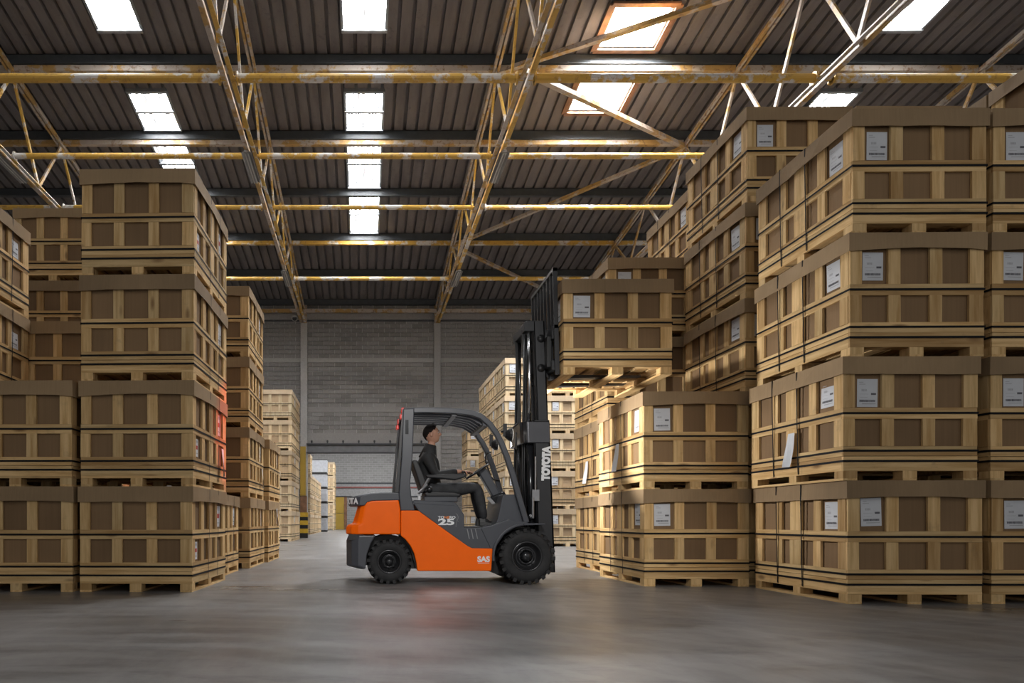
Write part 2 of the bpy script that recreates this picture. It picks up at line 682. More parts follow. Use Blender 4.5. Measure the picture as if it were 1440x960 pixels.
# translucent roof lights
wn = 0
for a, b in STRIPS:
    for y0, y1 in (OPEN_NEAR if a > -1 and a < 1 else []) + OPEN:
        wn += 1
        w = sroot('window_%d' % wn, (a, y0, roofz(y0)), 'translucent corrugated roof light')
        ym = (y0 + y1) / 2
        for ya, yb in ((y0, ym), (ym, y1)):
            me = sheet_mesh('pane', ya + 0.03, yb - 0.03, b - a, 'sky_sheet' if y0 > 13 else 'sky_over', 7)
            o = bpy.data.objects.new('pane', me)
            COL.objects.link(o)
            o.parent = w
            o.location = Vector((a, 0, 0)) - w.location + Vector((0, 0, 0.03))
        bm = newbm()
        for yy in (y0, ym, y1):
            z = roofz(yy)
            box(bm, a - 0.02, b + 0.02, yy - 0.05, yy + 0.05, z - 0.08, z + 0.14)
        for xx in (a, b):
            bar(bm, (xx, y0, roofz(y0)), (xx, y1, roofz(y1)), 0.06, 0.10)
        obj('frame', bm, 'alu', w)
for x0, x1, y0, y1 in ROOFWIN:
    wn += 1
    zc = roofz((y0 + y1) / 2)
    w = sroot('window_%d' % wn, (x0, y0, roofz(y0)), 'square roof window with brown timber lining')
    bm = newbm()
    q = [(x0, y0), (x1, y0), (x1, y1), (x0, y1)]
    bm.faces.new([bm.verts.new((x, y, roofz(y) + 0.22)) for x, y in q])
    obj('pane', bm, 'sky_glass', w)
    bm = newbm()
    for (xa, ya), (xb, yb) in zip(q, q[1:] + q[:1]):
        bar(bm, (xa, ya, roofz(ya) + 0.10), (xb, yb, roofz(yb) + 0.10), 0.05, 0.26)
    obj('frame', bm, 'alu', w)
    for (xa, ya), (xb, yb) in zip(q, q[1:] + q[:1]):
        bm = newbm()
        ca, cb = (x0 + x1) / 2, (y0 + y1) / 2
        ex = 1.14
        pa = (ca + (xa - ca) * ex, cb + (ya - cb) * ex)
        pb = (ca + (xb - ca) * ex, cb + (yb - cb) * ex)
        bar(bm, (*pa, roofz(pa[1]) - 0.06), (*pb, roofz(pb[1]) - 0.06), 0.14, 0.05)
        obj('lining_board', bm, 'timber', w)

# side walls
for nm, x in (('wall_left', -15.1), ('wall_right', 21.5)):
    bm = newbm()
    box(bm, x - 0.1, x + 0.1, -9, 62.8, 0, 14.6)
    struct(obj(nm, bm, 'ring'), 'plain grey side wall of the hall')

# block wall at the back, bay by bay, opening under the beam in the middle bay
WY = 31.0
wall = sroot('wall_back', (0, WY, 0), 'grey concrete block wall at the back of the hall')
COLX = [-8.75, -2.72, 3.31, 9.34, 15.37]
bm = newbm()
box(bm, -15.0, COLX[1] - 0.05, WY + 0.02, WY + 0.22, 0, 10.64)
box(bm, COLX[2] + 0.05, 21.4, WY + 0.02, WY + 0.22, 0, 10.64)
box(bm, COLX[1] - 0.05, COLX[2] + 0.05, WY + 0.02, WY + 0.22, 4.22, 10.64)
obj('mortar_bed', bm, 'mortar', wall)
zones = [(4.74, 5.70), (5.93, 7.96), (8.15, 9.90), (10.2, 10.62)]
block_me = {}


def block_mesh(w):
    k = round(w, 2)
    if k not in block_me:
        bm = newbm()
        box(bm, 0, w, -0.015, 0.05, 0, 0.176)
        me = bpy.data.meshes.new('block')
        bm.to_mesh(me)
        bm.free()
        me.materials.append(M['block'])
        block_me[k] = me
    return block_me[k]


bmS = newbm()
nblk = 0
rown = 0
for z0, z1 in zones:
    n = max(1, round((z1 - z0) / 0.2))
    for r in range(n):
        z = z0 + (z1 - z0) * r / n
        rown += 1
        off = 0.25 * (rown % 2)
        for bay in range(-1, 5):
            xa = (COLX[bay] + 0.15) if bay >= 0 else -15.0
            xb = (COLX[bay + 1] - 0.15) if bay + 1 < 5 else 21.3
            x = xa - off
            while x < xb - 0.05:
                l, rr = max(x, xa), min(x + 0.472, xb)
                if rr - l > 0.06:
                    if bay == 1:
                        o = bpy.data.objects.new('block', block_mesh(rr - l))
                        COL.objects.link(o)
                        o.parent = wall
                        o.location = (l, random.uniform(-0.004, 0.004), z)
                        nblk += 1
                    elif bay in (0, 2):
                        box(bmS, l, rr, WY - 0.015, WY + 0.05, z, z + 0.176)
                x += 0.5
# lower courses beside the opening
for r in range(23):
    z = 0.02 + r * 0.2
    for xa, xb in ((COLX[2] + 0.15, COLX[3] - 0.15), (COLX[0] + 0.15, COLX[1] - 0.15)):
        x = xa - 0.25 * (r % 2)
        while x < xb - 0.05:
            l, rr = max(x, xa), min(x + 0.472, xb)
            if rr - l > 0.06:
                box(bmS, l, rr, WY - 0.015, WY + 0.05, z, z + 0.176)
            x += 0.5
so = obj('block_courses', bmS, 'block', wall)
so['kind'] = 'stuff'
for z0, z1 in ((5.70, 5.93), (7.96, 8.15), (9.90, 10.2)):
    one('concrete_band', 'ring', wall, -15.0, 21.4, WY - 0.02, WY + 0.06, z0, z1)
for bay in (0, 2):
    one('concrete_band', 'ring', wall, COLX[bay] + 0.15, COLX[bay + 1] - 0.15, WY - 0.02, WY + 0.06, 4.60, 4.74)
one('lintel', 'ring', wall, COLX[1] + 0.15, COLX[2] - 0.15, WY - 0.03, WY + 0.06, 4.24, 4.74)
for i, cx in enumerate(COLX):
    one('column', 'column', wall, cx - 0.15, cx + 0.15, WY - 0.16, WY + 0.2, 0, 9.7)
    one('column_cap', 'rusty', wall, cx - 0.13, cx + 0.13, WY - 0.2, WY + 0.1, 9.7, 10.5)
one('steel_beam', 'beam', wall, COLX[1] + 0.15, COLX[2] - 0.15, WY - 0.16, WY + 0.1, 3.86, 4.20)
one('beam_flange', 'darkbeam', wall, COLX[1] + 0.12, COLX[2] - 0.12, WY - 0.24, WY + 0.1, 4.19, 4.26)
one('beam_flange', 'darkbeam', wall, COLX[1] + 0.12, COLX[2] - 0.12, WY - 0.22, WY + 0.1, 3.82, 3.87)
for i in range(8):
    x = COLX[1] + 0.35 + i * 0.71
    bm = newbm()
    ball(bm, (x, WY - 0.06, 4.37), 0.045, 0.04, 0.05, 8, 6)
    box(bm, x - 0.03, x + 0.03, WY - 0.08, WY, 4.26, 4.35)
    obj('anchor_bolt', bm, 'darkbeam', wall)
one('conduit', 'conduit', wall, -15, 21.3, WY - 0.05, WY - 0.01, 9.80, 9.86)
# edge beam under the eaves
bm = newbm()
box(bm, -15, 21.3, WY - 0.28, WY - 0.16, 10.14, 10.30)
tag(obj('edge_beam', bm, 'rusty'), 'worn yellow edge beam along the top of the back block wall', 'beam')
# mustard steel plate on the left column and its striped guard
one('protection_plate', 'door_yellow', wall, COLX[1] - 0.16, COLX[1] + 0.09, WY - 0.22, WY - 0.16, 1.9, 4.12)
one('protection_plate', 'timber', wall, COLX[1] - 0.16, COLX[1] + 0.14, WY - 0.22, WY - 0.16, 1.1, 1.88)
g = thing('column_guard', 'yellow and black striped guard round the foot of the left wall column', 'column guard', (COLX[1] + 0.03, WY - 0.38, 0))
bm = newbm()
box(bm, COLX[1] - 0.14, COLX[1] + 0.20, WY - 0.52, WY - 0.24, 0, 1.14)
obj('post', bm, 'hazard_black', g)
for z in (0.22, 0.58, 0.94):
    one('stripe', 'hazard_yellow', g, COLX[1] - 0.146, COLX[1] + 0.206, WY - 0.526, WY - 0.234, z, z + 0.2)

# the second hall seen through the opening
FY = 62.0
fw = sroot('wall_far', (0, FY, 0), 'pale block wall of the hall beyond the opening')
bm = newbm()
box(bm, -15.0, 21.4, FY, FY + 0.3, 0, 9)
obj('wall_panel', bm, 'farwall', fw)
one('ledge', 'darkbeam', fw, -15, 21.4, FY - 0.1, FY, 4.12, 4.25)
one('band', 'band', fw, -15, 21.4, FY - 0.06, FY, 3.0, 4.12)
one('pipe', 'redband', fw, -15, 21.4, FY - 0.14, FY - 0.06, 3.74, 3.88)
one('ledge', 'darkbeam', fw, -15, 21.4, FY - 0.08, FY, 2.94, 3.04)
dr = sroot('door_1', (-2.2, FY, 0), 'mustard yellow roller door in the far hall')
one('door_leaf', 'door_yellow', dr, -2.75, -1.82, FY - 0.12, FY - 0.04, 0, 1.45)
one('door_leaf', 'door_yellow', dr, -2.75, -1.82, FY - 0.12, FY - 0.04, 1.48, 2.92)
one('door_post', 'timber', dr, -1.80, -1.55, FY - 0.14, FY - 0.04, 0, 2.94)
bm = newbm()
box(bm, -15, 21.4, 31.25, FY + 0.3, 8.6, 8.8)
cf = struct(obj('ceiling_far', bm, 'ring'), 'roof of the hall beyond the opening')
for x in (-6.0, 0.0, 6.0):  # emissive strips added above the view to light the second hall
    wn += 1
    bm = newbm()
    box(bm, x - 0.8, x + 0.8, 36, 58, 8.54, 8.59)
    struct(obj('window_%d' % wn, bm, 'far_glow'), 'unseen glowing strip added to light the far hall')

# ------------------------------------------------------------------ roof trusses
TRX = [-8.78, -2.75, 3.28, 9.31, 15.34]
HB = 8.95 + CAMZ
TN = [y for y in PUR if y > 8]                       # top nodes under the purlins
TL = ['far left roof truss of peeling yellow angles, partly hidden by stacks',
      'roof truss of peeling yellow angles left of centre, over the aisle',
      'roof truss of peeling yellow angles above the forklift mast',
      'roof truss of pale worn steel above the right hand stacks',
      'rightmost roof truss, mostly hidden behind tall crate stacks']


def topz(y):
    return roofz(y) - 0.44


for ti, tx in enumerate(TRX):
    t = thing('roof_truss', TL[ti], 'truss', (tx, 18, HB), 'roof trusses')
    ym = 'yellow' if ti < 3 else 'rusty'
    y0, y1 = 8.7, WY - 0.2
    for s, m in ((-1, 'rusty'), (1, ym)):
        bm = newbm()
        xo = tx + s * 0.045
        box(bm, min(xo, xo + s * 0.09), max(xo, xo + s * 0.09), y0, y1, HB - 0.012, HB)
        box(bm, xo - 0.006, xo + 0.006, y0, y1, HB, HB + 0.10)
        obj('bottom_chord', bm, m, t)
    for s in (-1, 1):
        bm = newbm()
        xo = tx + s * 0.02
        bar(bm, (xo + s * 0.03, y0, topz(y0)), (xo + s * 0.03, y1, topz(y1)), 0.06, 0.10)
        obj('top_chord', bm, 'rusty', t)
    for i in range(len(TN)):
        bn = (TN[i] + TN[i + 1]) / 2 + 0.0 if i + 1 < len(TN) else None
        for yy in ([bn] if bn else []):
            a = (tx, TN[i], topz(TN[i]))
            b = (tx, yy, HB + 0.06)
            c = (tx, TN[i + 1], topz(TN[i + 1]))
            bm = newbm()
            bar(bm, a, b, 0.09, 0.05, (1, 0, 0))
            obj('web_member', bm, ym, t)
            bm = newbm()
            bar(bm, b, c, 0.08, 0.05, (1, 0, 0))
            obj('web_member', bm, 'rusty' if i % 2 else ym, t)
        bm = newbm()
        z = topz(TN[i])
        prism(bm, [(0, 0), (1, 0), (1, 1), (0, 1)], 0, 1)
        for v in bm.verts:
            v.co = Vector((tx - 0.012 + 0.024 * v.co.y, TN[i] - 0.16 + 0.32 * v.co.x, z - 0.16 + 0.2 * v.co.z))
        obj('gusset_plate', bm, 'rusty', t)

# tie tubes between the trusses
bays = [(-14.9, TRX[0])] + list(zip(TRX[:-1], TRX[1:])) + [(TRX[-1], 21.3)]


def tie(y, z, r, mat, label, sq=False):
    t = thing('tie_bar', label, 'tie bar', (0, y, z), 'tie bars across the roof trusses')
    for a, b in bays:
        bm = newbm()
        if sq:
            box(bm, a + 0.07, b - 0.07, y - r, y + r, z - r, z + r * 0.2)
            box(bm, a + 0.07, b - 0.07, y - r, y - r * 0.7, z + r * 0.2, z + r)
        else:
            tube(bm, [(a + 0.17, y, z), (b - 0.17, y, z)], r, 12)
            for x in (a + 0.17, b - 0.17):
                s = 1 if x < (a + b) / 2 else -1
                tube(bm, [(x, y, z), (x + s * 0.03, y, z)], r * 1.5, 12)
                tube(bm, [(x, y, z), (x - s * 0.12, y, z)], r * 0.6, 8)
        obj('tie_tube', bm, mat, t)


tie(13.85, HB + 0.03, 0.085, 'yellow', 'thick yellow tie tube, lowest and nearest, right across the picture')
tie(16.80, HB + 0.03, 0.070, 'yellow', 'second yellow tie tube back, level with the hanging strip lights')
tie(19.55, HB + 0.03, 0.065, 'yellow', 'third yellow tie tube back, at mid height of the roof')
tie(25.3, HB + 0.03, 0.075, 'yellow', 'furthest yellow tie tube, just in front of the back wall')
tie(PUR[5], roofz(PUR[5]) - 0.37, 0.07, 'rusty', 'rusty brown angle tie just above the nearest yellow tube', True)
tie(PUR[6], roofz(PUR[6]) - 0.356, 0.065, 'rusty', 'rusty brown angle tie just above the second yellow tube', True)
tie(PUR[8], roofz(PUR[8]) - 0.356, 0.065, 'yellow', 'worn angle tie between the third and furthest yellow tubes', True)

# wind bracing between the third and fourth trusses


def brace(p, q, label):
    bm = newbm()
    bar(bm, p, q, 0.12, 0.016)
    bar(bm, (p[0], p[1] - 0.05, p[2] + 0.05), (q[0], q[1] - 0.05, q[2] + 0.05), 0.016, 0.1)
    tag(obj('cross_brace', bm, 'rusty'), label, 'brace', 'diagonal braces under the roof')


tz = lambda y: topz(y) - 0.06
brace((3.28, PUR[5], tz(PUR[5])), (9.31, PUR[4], tz(PUR[4])), 'pale diagonal brace crossing the nearer square roof window')
brace((3.28, 13.9, HB + 0.15), (9.31, PUR[6], tz(PUR[6])), 'diagonal brace crossing the farther square roof window')
brace((9.31, PUR[6], tz(PUR[6])), (3.28, PUR[8], tz(PUR[8])), 'long diagonal brace behind the second yellow tube, right of centre')
brace((3.28, PUR[8], tz(PUR[8])), (9.31, PUR[10] - 0.6, tz(PUR[10] - 0.6)), 'farthest diagonal brace, running down behind the raised crate')

# unlit strip lights on the trusses


def strip_light(x, ya, yb, z, label):
    t = thing('strip_light', label, 'light fixture', (x, ya, z), 'unlit strip lights on the trusses')
    one('housing', 'fixture', t, x - 0.05, x + 0.05, ya, yb, z - 0.04, z + 0.02)
    bm = newbm()
    for s in (-1, 1):
        prism(bm, [(x + s * 0.05, z - 0.01), (x + s * 0.12, z - 0.06), (x + s * 0.125, z - 0.055), (x + s * 0.05, z + 0.0)], ya, yb)
    obj('reflector', bm, 'fixture', t)
    for s in (-1, 1):
        bm = newbm()
        tube(bm, [(x + s * 0.035, ya + 0.03, z - 0.06), (x + s * 0.035, yb - 0.03, z - 0.06)], 0.014, 8)
        obj('lamp_tube', bm, 'tube', t)


LZ = HB - 0.05
strip_light(TRX[1] - 0.08, 16.4, 17.9, LZ, 'grey strip light on the truss left of centre, near end')
strip_light(TRX[1] - 0.08, 24.2, 25.8, LZ, 'grey strip light on the truss left of centre, far end')
strip_light(TRX[2] + 0.10, 16.4, 17.9, LZ, 'grey strip light on the truss above the mast, near end')
strip_light(TRX[2] + 0.10, 24.2, 25.8, LZ, 'grey strip light on the truss above the mast, far end')
strip_light(TRX[0] - 0.10, 16.3, 17.9, LZ, 'pale strip light on the far left truss')
t = thing('flood_lamp', 'small round flood lamp beside the left wall column top', 'lamp', (-3.12, WY - 0.2, 9.85))
bm = newbm()
tube(bm, [(-3.12, WY - 0.09, 9.9), (-3.12, WY - 0.25, 9.9), (-3.12, WY - 0.35, 9.85)], 0.1, 12, [0.06, 0.12, 0.14])
obj('lamp_body', bm, 'fixture', t)
bm = newbm()
tube(bm, [(-3.12, WY - 0.352, 9.848), (-3.12, WY - 0.36, 9.846)], 0.1, 12)
obj('lens', bm, 'hose', t)

# ------------------------------------------------------------------ crates
CW, CL, CH = 1.2, 1.5, 1.12
FPOST = [(0.0, 0.105), (0.345, 0.455), (0.715, 0.825), (1.075, 1.2)]
SPOST = [(0.0, 0.13), (0.38, 0.49), (0.68, 0.86), (1.0, 1.09), (1.36, 1.5)]
ZP = 0.0
RNG = random.Random(3)


def cbox(parts, name, mat, x0, x1, y0, y1, z0, z1):
    bm = newbm()
    j = lambda a: RNG.uniform(-a, a)
    box(bm, x0, x1, y0, y1, z0, z1)
    for v in bm.verts:
        v.co.x += j(0.0015)
        v.co.z += j(0.0015)
    me = bpy.data.meshes.new(name)
    bm.to_mesh(me)
    bm.free()
    me.materials.append(M[mat])
    parts.append((name, me, None))


def side_x(side, d0, d1):
    """x span at depth d0..d1 inward from the aisle face"""
    return (d0, d1) if side < 0 else (CW - d1, CW - d0)


def label_mesh(kind):
    """paper label in the x-z plane, facing -y, 0.19 x 0.26, origin lower left"""
    bm = newbm()
    fs = box(bm, 0, 0.185, 0, 0.0012, 0, 0.255)
    mats = []

    def ink(x0, x1, z0, z1, mi):
        f = bm.faces.new([bm.verts.new(c) for c in ((x0, -0.0008, z0), (x1, -0.0008, z0), (x1, -0.0008, z1), (x0, -0.0008, z1))])
        f.material_index = mi
    if kind == 0:
        ink(0.018, 0.055, 0.222, 0.228, 2)
        ink(0.018, 0.075, 0.204, 0.210, 2)
        for i in range(4):
            ink(0.040 + i * 0.0125, 0.049 + i * 0.0125, 0.143, 0.163, 2)
        ink(0.022, 0.105, 0.116, 0.119, 2)
        ink(0.125, 0.170, 0.110, 0.128, 1)
        ink(0.028, 0.095, 0.086, 0.089, 2)
        x = 0.022
        r = random.Random(5)
        while x < 0.165:
            w = r.choice((0.003, 0.0045, 0.006))
            ink(x, x + w, 0.046, 0.066, 1)
            x += w + r.choice((0.0015, 0.0025))
        ink(0.045, 0.168, 0.026, 0.034, 2)
    else:
        ink(0.02, 0.165, 0.20, 0.235, 2)
        ink(0.02, 0.165, 0.105, 0.16, 3)
        ink(0.02, 0.165, 0.04, 0.055, 2)
    me = bpy.data.meshes.new('label')
    bm.to_mesh(me)
    bm.free()
    for m in ('paper', 'ink', 'ink_light', 'ink_red'):
        me.materials.append(M[m])
    return me


LABEL = [label_mesh(0), label_mesh(1)]


def lid_mesh(seed, cheap=False, mat='lid'):
    r = random.Random(seed)
    ov = 0.018
    x0, x1, y0, y1 = -ov, CW + ov, -ov, CL + ov
    zt, zb = CH, CH - 0.163
    n = 1 if cheap else 8
    loop = []
    for (xa, ya), (xb, yb) in (((x0, y0), (x1, y0)), ((x1, y0), (x1, y1)), ((x1, y1), (x0, y1)), ((x0, y1), (x0, y0))):
        for i in range(n):
            t = i / n
            loop.append((xa + (xb - xa) * t, ya + (yb - ya) * t, t))
    bm = newbm()
    top, bot, inn = [], [], []
    sag = [r.uniform(-0.004, 0.022) for _ in range(4)]
    skew = [r.uniform(-0.012, 0.012) for _ in range(4)]
    cx, cy = CW / 2, CL / 2
    for k, (x, y, t) in enumerate(loop):
        side = k // n
        s = math.sin(PI * t)
        nx, ny = ((0, -1), (1, 0), (0, 1), (-1, 0))[side]
        wob = r.uniform(-0.003, 0.003) if not cheap else 0
        out = s * (0.004 + 0.014 * abs(math.sin(2 * PI * t + seed))) if not cheap else 0
        if side in (1, 3):          # pulled in where the vertical straps cross
            out -= 0.010 * (math.exp(-((t - 0.43) / 0.06) ** 2) + math.exp(-((t - 0.7) / 0.06) ** 2))
        zz = zb + s * sag[side] + skew[side] * (t - 0.5) + wob
        top.append(bm.verts.new((x + nx * wob, y + ny * wob, zt)))
        bot.append(bm.verts.new((x + nx * out, y + ny * out, zz)))
        inn.append(bm.verts.new((x + nx * (out - 0.006), y + ny * (out - 0.006), zz)))
    m = len(loop)
    for k in range(m):
        j = (k + 1) % m
        bm.faces.new((bot[k], bot[j], top[j], top[k]))
        bm.faces.new((inn[k], inn[j], bot[j], bot[k]))
    bm.faces.new(top)
    me = bpy.data.meshes.new('lid')
    bmesh.ops.recalc_face_normals(bm, faces=bm.faces)
    bm.to_mesh(me)
    bm.free()
    me.materials.append(M[mat])
    return me


LIDS = [lid_mesh(i) for i in range(6)]
LID_FAR = lid_mesh(50, True, 'far_lit_lid')


def pallet_parts(parts):
    for i, x in enumerate((0.0, 0.535, 1.075)):
        for j, y in enumerate((0.0, 0.69, 1.38)):
            cbox(parts, 'block', 'wood_z', x, x + 0.125, y, y + 0.12, 0.022, 0.088)
        cbox(parts, 'bottom_board', 'wood_y', x, x + 0.125, 0.0, CL, 0.0, 0.022)
    for y in (0.0, 0.70, 1.4):
        cbox(parts, 'stringer', 'wood_x', 0.0, CW, y, y + 0.10, 0.088, 0.112)
    for k in range(7):
        x = 0.005 + k * 0.175
        cbox(parts, 'deck_board', 'wood_y', x, x + 0.135, 0.022, CL - 0.022, 0.112, 0.134)


RINGS = [(0.275, 0.56, 0.605), (0.615, 0.955, None)]     # bottom, panel top, top rail


def full_crate(side):
    """aisle face on side (-1: x = 0, +1: x = CW); all parts in crate coordinates, y = 0 is the near face"""
    p = []
    pallet_parts(p)
    t = 0.024
    # base: deck edge board and two planks, on front and aisle face
    for z0, z1, a in ((0.09, 0.174, 0), (0.180, 0.218, 1), (0.222, 0.270, 1)):
        cbox(p, 'plank', 'wood_x', 0.0, CW, -0.002 * a, 0.02, z0, z1)
        xa, xb = side_x(side, -0.002 * a, 0.02)
        cbox(p, 'plank', 'wood_y', xa, xb, 0.02, CL, z0, z1)
    rails = [(0.273, 0.312), (0.560, 0.606), (0.614, 0.660)]
    for z0, z1 in rails:
        cbox(p, 'rail', 'wood_x', 0.0, CW, 0.0, t, z0, z1)
        xa, xb = side_x(side, 0.0, t)
        cbox(p, 'rail', 'wood_y', xa, xb, t, CL, z0, z1)
    for z0, z1 in ((0.312, 0.560), (0.660, 1.10)):
        for a, b in FPOST:
            cbox(p, 'post', 'wood_z', a, b, 0.0, t, z0, z1)
        for i, (a, b) in enumerate(SPOST):
            xa, xb = side_x(side, 0.0, t)
            cbox(p, 'post', 'wood_z', xa, xb, max(a, t), b, z0, z1)
    # the two faces turned away, joined
    bm = newbm()
    oa, ob = (CW - t, CW) if side < 0 else (0.0, t)
    for z0, z1 in rails + [(0.09, 0.174), (0.180, 0.27)]:
        box(bm, oa, ob, t, CL - t, z0, z1)
        box(bm, 0, CW, CL - t, CL, z0, z1)
    for z0, z1 in ((0.312, 0.560), (0.660, 1.10)):
        for a, b in SPOST:
            box(bm, oa, ob, max(a, t), min(b, CL - t), z0, z1)
        for a, b in FPOST:
            box(bm, a, b, CL - t, CL, z0, z1)
    me = bpy.data.meshes.new('rear_frame')
    bm.to_mesh(me)
    bm.free()
    me.materials.append(M['wood_z'])
    p.append(('rear_frame', me, 'stuff'))
    # cartons
    bm = newbm()
    box(bm, t + 0.004, CW - t - 0.004, t + 0.004, CL - t - 0.004, 0.136, 0.606)
    me = bpy.data.meshes.new('carton')
    bm.to_mesh(me)
    bm.free()
    me.materials.append(M['carton'])
    p.append(('carton', me, None))
    bm = newbm()
    box(bm, t + 0.004, CW - t - 0.004, t + 0.004, CL - t - 0.004, 0.610, 1.105)
    me = bpy.data.meshes.new('carton')
    bm.to_mesh(me)
    bm.free()
    me.materials.append(M['carton'])
    p.append(('carton', me, None))
    # straps: three hoops and two loops over the lid
    for z in (0.177, 0.270, 0.610):
        bm = newbm()
        e, h = 0.008, 0.0095
        rings = []
        for zz, ee in ((z - h, e), (z + h, e)):
            rings.append([(-ee, -ee, zz), (CW + ee, -ee, zz), (CW + ee, CL + ee, zz), (-ee, CL + ee, zz)])
        loft(bm, rings, cap=False)
        me = bpy.data.meshes.new('strap')
        bm.to_mesh(me)
        bm.free()
        me.materials.append(M['strap'])
        p.append(('strap', me, None))
    for y in (0.64, 1.06):
        bm = newbm()
        e = 0.0245
        xs = (-e, CW + e)
        rings = []
        for yy in (y, y + 0.016):
            rings.append([(-0.007, yy, 0.10), (-e, yy, CH - 0.16), (-e, yy, CH + 0.0015), (CW + e, yy, CH + 0.0015), (CW + e, yy, CH - 0.16), (CW + 0.007, yy, 0.10)])
        loft(bm, rings, cap=False)
        me = bpy.data.meshes.new('strap')
        bm.to_mesh(me)
        bm.free()
        me.materials.append(M['strap'])
        p.append(('strap', me, None))
    return p


def far_crate():
    """pieces too small in the picture to pick apart are joined"""
    t = 0.024
    p = []
    bm = newbm()
    for x in (0.0, 0.535, 1.075):
        for y in (0.0, 0.69, 1.38):
            box(bm, x, x + 0.125, y, y + 0.12, 0.022, 0.088)
        box(bm, x, x + 0.125, 0, CL, 0, 0.022)
    box(bm, 0, CW, 0, CL, 0.088, 0.134)
    me = bpy.data.meshes.new('pallet')
    bm.to_mesh(me)
    bm.free()
    me.materials.append(M['far_lit_wood'])
    p.append(('pallet', me, 'stuff'))
    bm = newbm()
    for z0, z1 in ((0.136, 0.174), (0.18, 0.27), (0.273, 0.312), (0.560, 0.606), (0.614, 0.660)):
        box(bm, 0, CW, 0, t, z0, z1)
        box(bm, 0, CW, CL - t, CL, z0, z1)
        box(bm, 0, t, t, CL - t, z0, z1)
        box(bm, CW - t, CW, t, CL - t, z0, z1)
    for z0, z1 in ((0.312, 0.560), (0.660, 1.10)):
        for a, b in FPOST:
            box(bm, a, b, 0, t, z0, z1)
            box(bm, a, b, CL - t, CL, z0, z1)
        for a, b in SPOST:
            box(bm, 0, t, max(a, t), min(b, CL - t), z0, z1)
            box(bm, CW - t, CW, max(a, t), min(b, CL - t), z0, z1)
    me = bpy.data.meshes.new('slat_frame')
    bm.to_mesh(me)
    bm.free()
    me.materials.append(M['far_lit_wood'])
    p.append(('slat_frame', me, 'stuff'))
    bm = newbm()
    box(bm, t + 0.004, CW - t - 0.004, t + 0.004, CL - t - 0.004, 0.136, 1.10)
    me = bpy.data.meshes.new('carton')
    bm.to_mesh(me)
    bm.free()
    me.materials.append(M['far_lit_carton'])
    p.append(('carton', me, None))
    bm = newbm()
    for z in (0.177, 0.270, 0.610):
        e, h = 0.008, 0.0105
        loft(bm, [[(-e, -e, zz), (CW + e, -e, zz), (CW + e, CL + e, zz), (-e, CL + e, zz)] for zz in (z - h, z + h)], cap=False)
    me = bpy.data.meshes.new('strapping')
    bm.to_mesh(me)
    bm.free()
    me.materials.append(M['strap'])
    p.append(('strapping', me, 'stuff'))
    return p


CR = {-1: full_crate(-1), 1: full_crate(1), 0: far_crate()}


def loose_paper_mesh():
    bm = newbm()
    rows = []
    for i in range(7):
        t = i / 6
        y = 0.02 * math.sin(t * 3)
        w0, w1 = (0.04 * (1 - t), 0.21 - 0.05 * t * t)
        rows.append([bm.verts.new((w0 + (w1 - w0) * k / 3, -0.03 * t - 0.02 * math.sin(k * 1.4 + t * 2) * t, -0.34 * t)) for k in range(4)])
    for a, b in zip(rows[:-1], rows[1:]):
        for k in range(3):
            bm.faces.new((a[k], a[k + 1], b[k + 1], b[k]))
    me = bpy.data.meshes.new('loose_paper')
    bm.to_mesh(me)
    bm.free()
    me.materials.append(M['paper'])
    return me


PAPER = loose_paper_mesh()


def link(name, me, parent, loc=(0, 0, 0), rot=(0, 0, 0), scale=None):
    o = bpy.data.objects.new(name, me)
    COL.objects.link(o)
    o.parent = parent
    o.location = loc
    o.rotation_euler = rot
    if scale:
        o.scale = scale
    return o


CRN = random.Random(21)


def crate(side, x, y, z, yaw, label, group, front_label=False, side_label=None, paper=None, red=False, scale=None):
    """x, y: near left bottom corner; side: -1 aisle face left, +1 aisle face right, 0 far"""
    root = bpy.data.objects.new('wooden_crate', None)
    COL.objects.link(root)
    root.empty_display_size = 0.1
    root.location = (x, y, z)
    root.rotation_euler = (0, 0, yaw)
    if scale:
        root.scale = scale
    root['label'] = label
    root['category'] = 'crate'
    root['group'] = group
    for nm, me, kind in CR[side]:
        o = bpy.data.objects.new(nm, me)
        COL.objects.link(o)
        o.parent = root
        if nm == 'post':
            o.location = (CRN.uniform(-0.004, 0.004), CRN.uniform(-0.002, 0.001), 0)
        elif nm in ('rail', 'plank'):
            o.location = (0, CRN.uniform(-0.002, 0.002), CRN.uniform(-0.002, 0.002))
        if kind:
            o['kind'] = kind
    link('lid', CRN.choice(LIDS) if side else LID_FAR, root)
    yj = CRN.uniform(-0.03, 0.03)
    if front_label:
        link('label', LABEL[0], root, (0.125 + CRN.uniform(-0.01, 0.02), 0.0225 if side else -0.003, 0.675 + CRN.uniform(-0.005, 0.03)), (0, CRN.uniform(-0.03, 0.03), 0))
    if side_label is not None:
        k = 1 if red else 0
        if side == -1 or (side == 0 and x > 0):
            link('label', LABEL[k], root, (0.0225 if side else -0.003, side_label + 0.185, 0.675 + CRN.uniform(0, 0.03)), (CRN.uniform(-0.03, 0.03), 0, -PI / 2))
        else:
            link('label', LABEL[k], root, (CW - 0.0225 if side else CW + 0.003, side_label, 0.675 + CRN.uniform(0, 0.03)), (CRN.uniform(-0.03, 0.03), 0, PI / 2))
        if red:
            link('label', LABEL[1], root, (CW - 0.0225, 0.15, 0.335), (0, 0, PI / 2), (0.7, 1, 0.75))
    if paper:
        py, pz = paper
        if side == -1:
            link('loose_paper', PAPER, root, (-0.03, py + 0.2, pz), (0, 0, -PI / 2), (0.62, 1, 1))
        else:
            link('loose_paper', PAPER, root, (CW + 0.03, py, pz), (0, 0, PI / 2), (0.62, 1, 1))
    return root


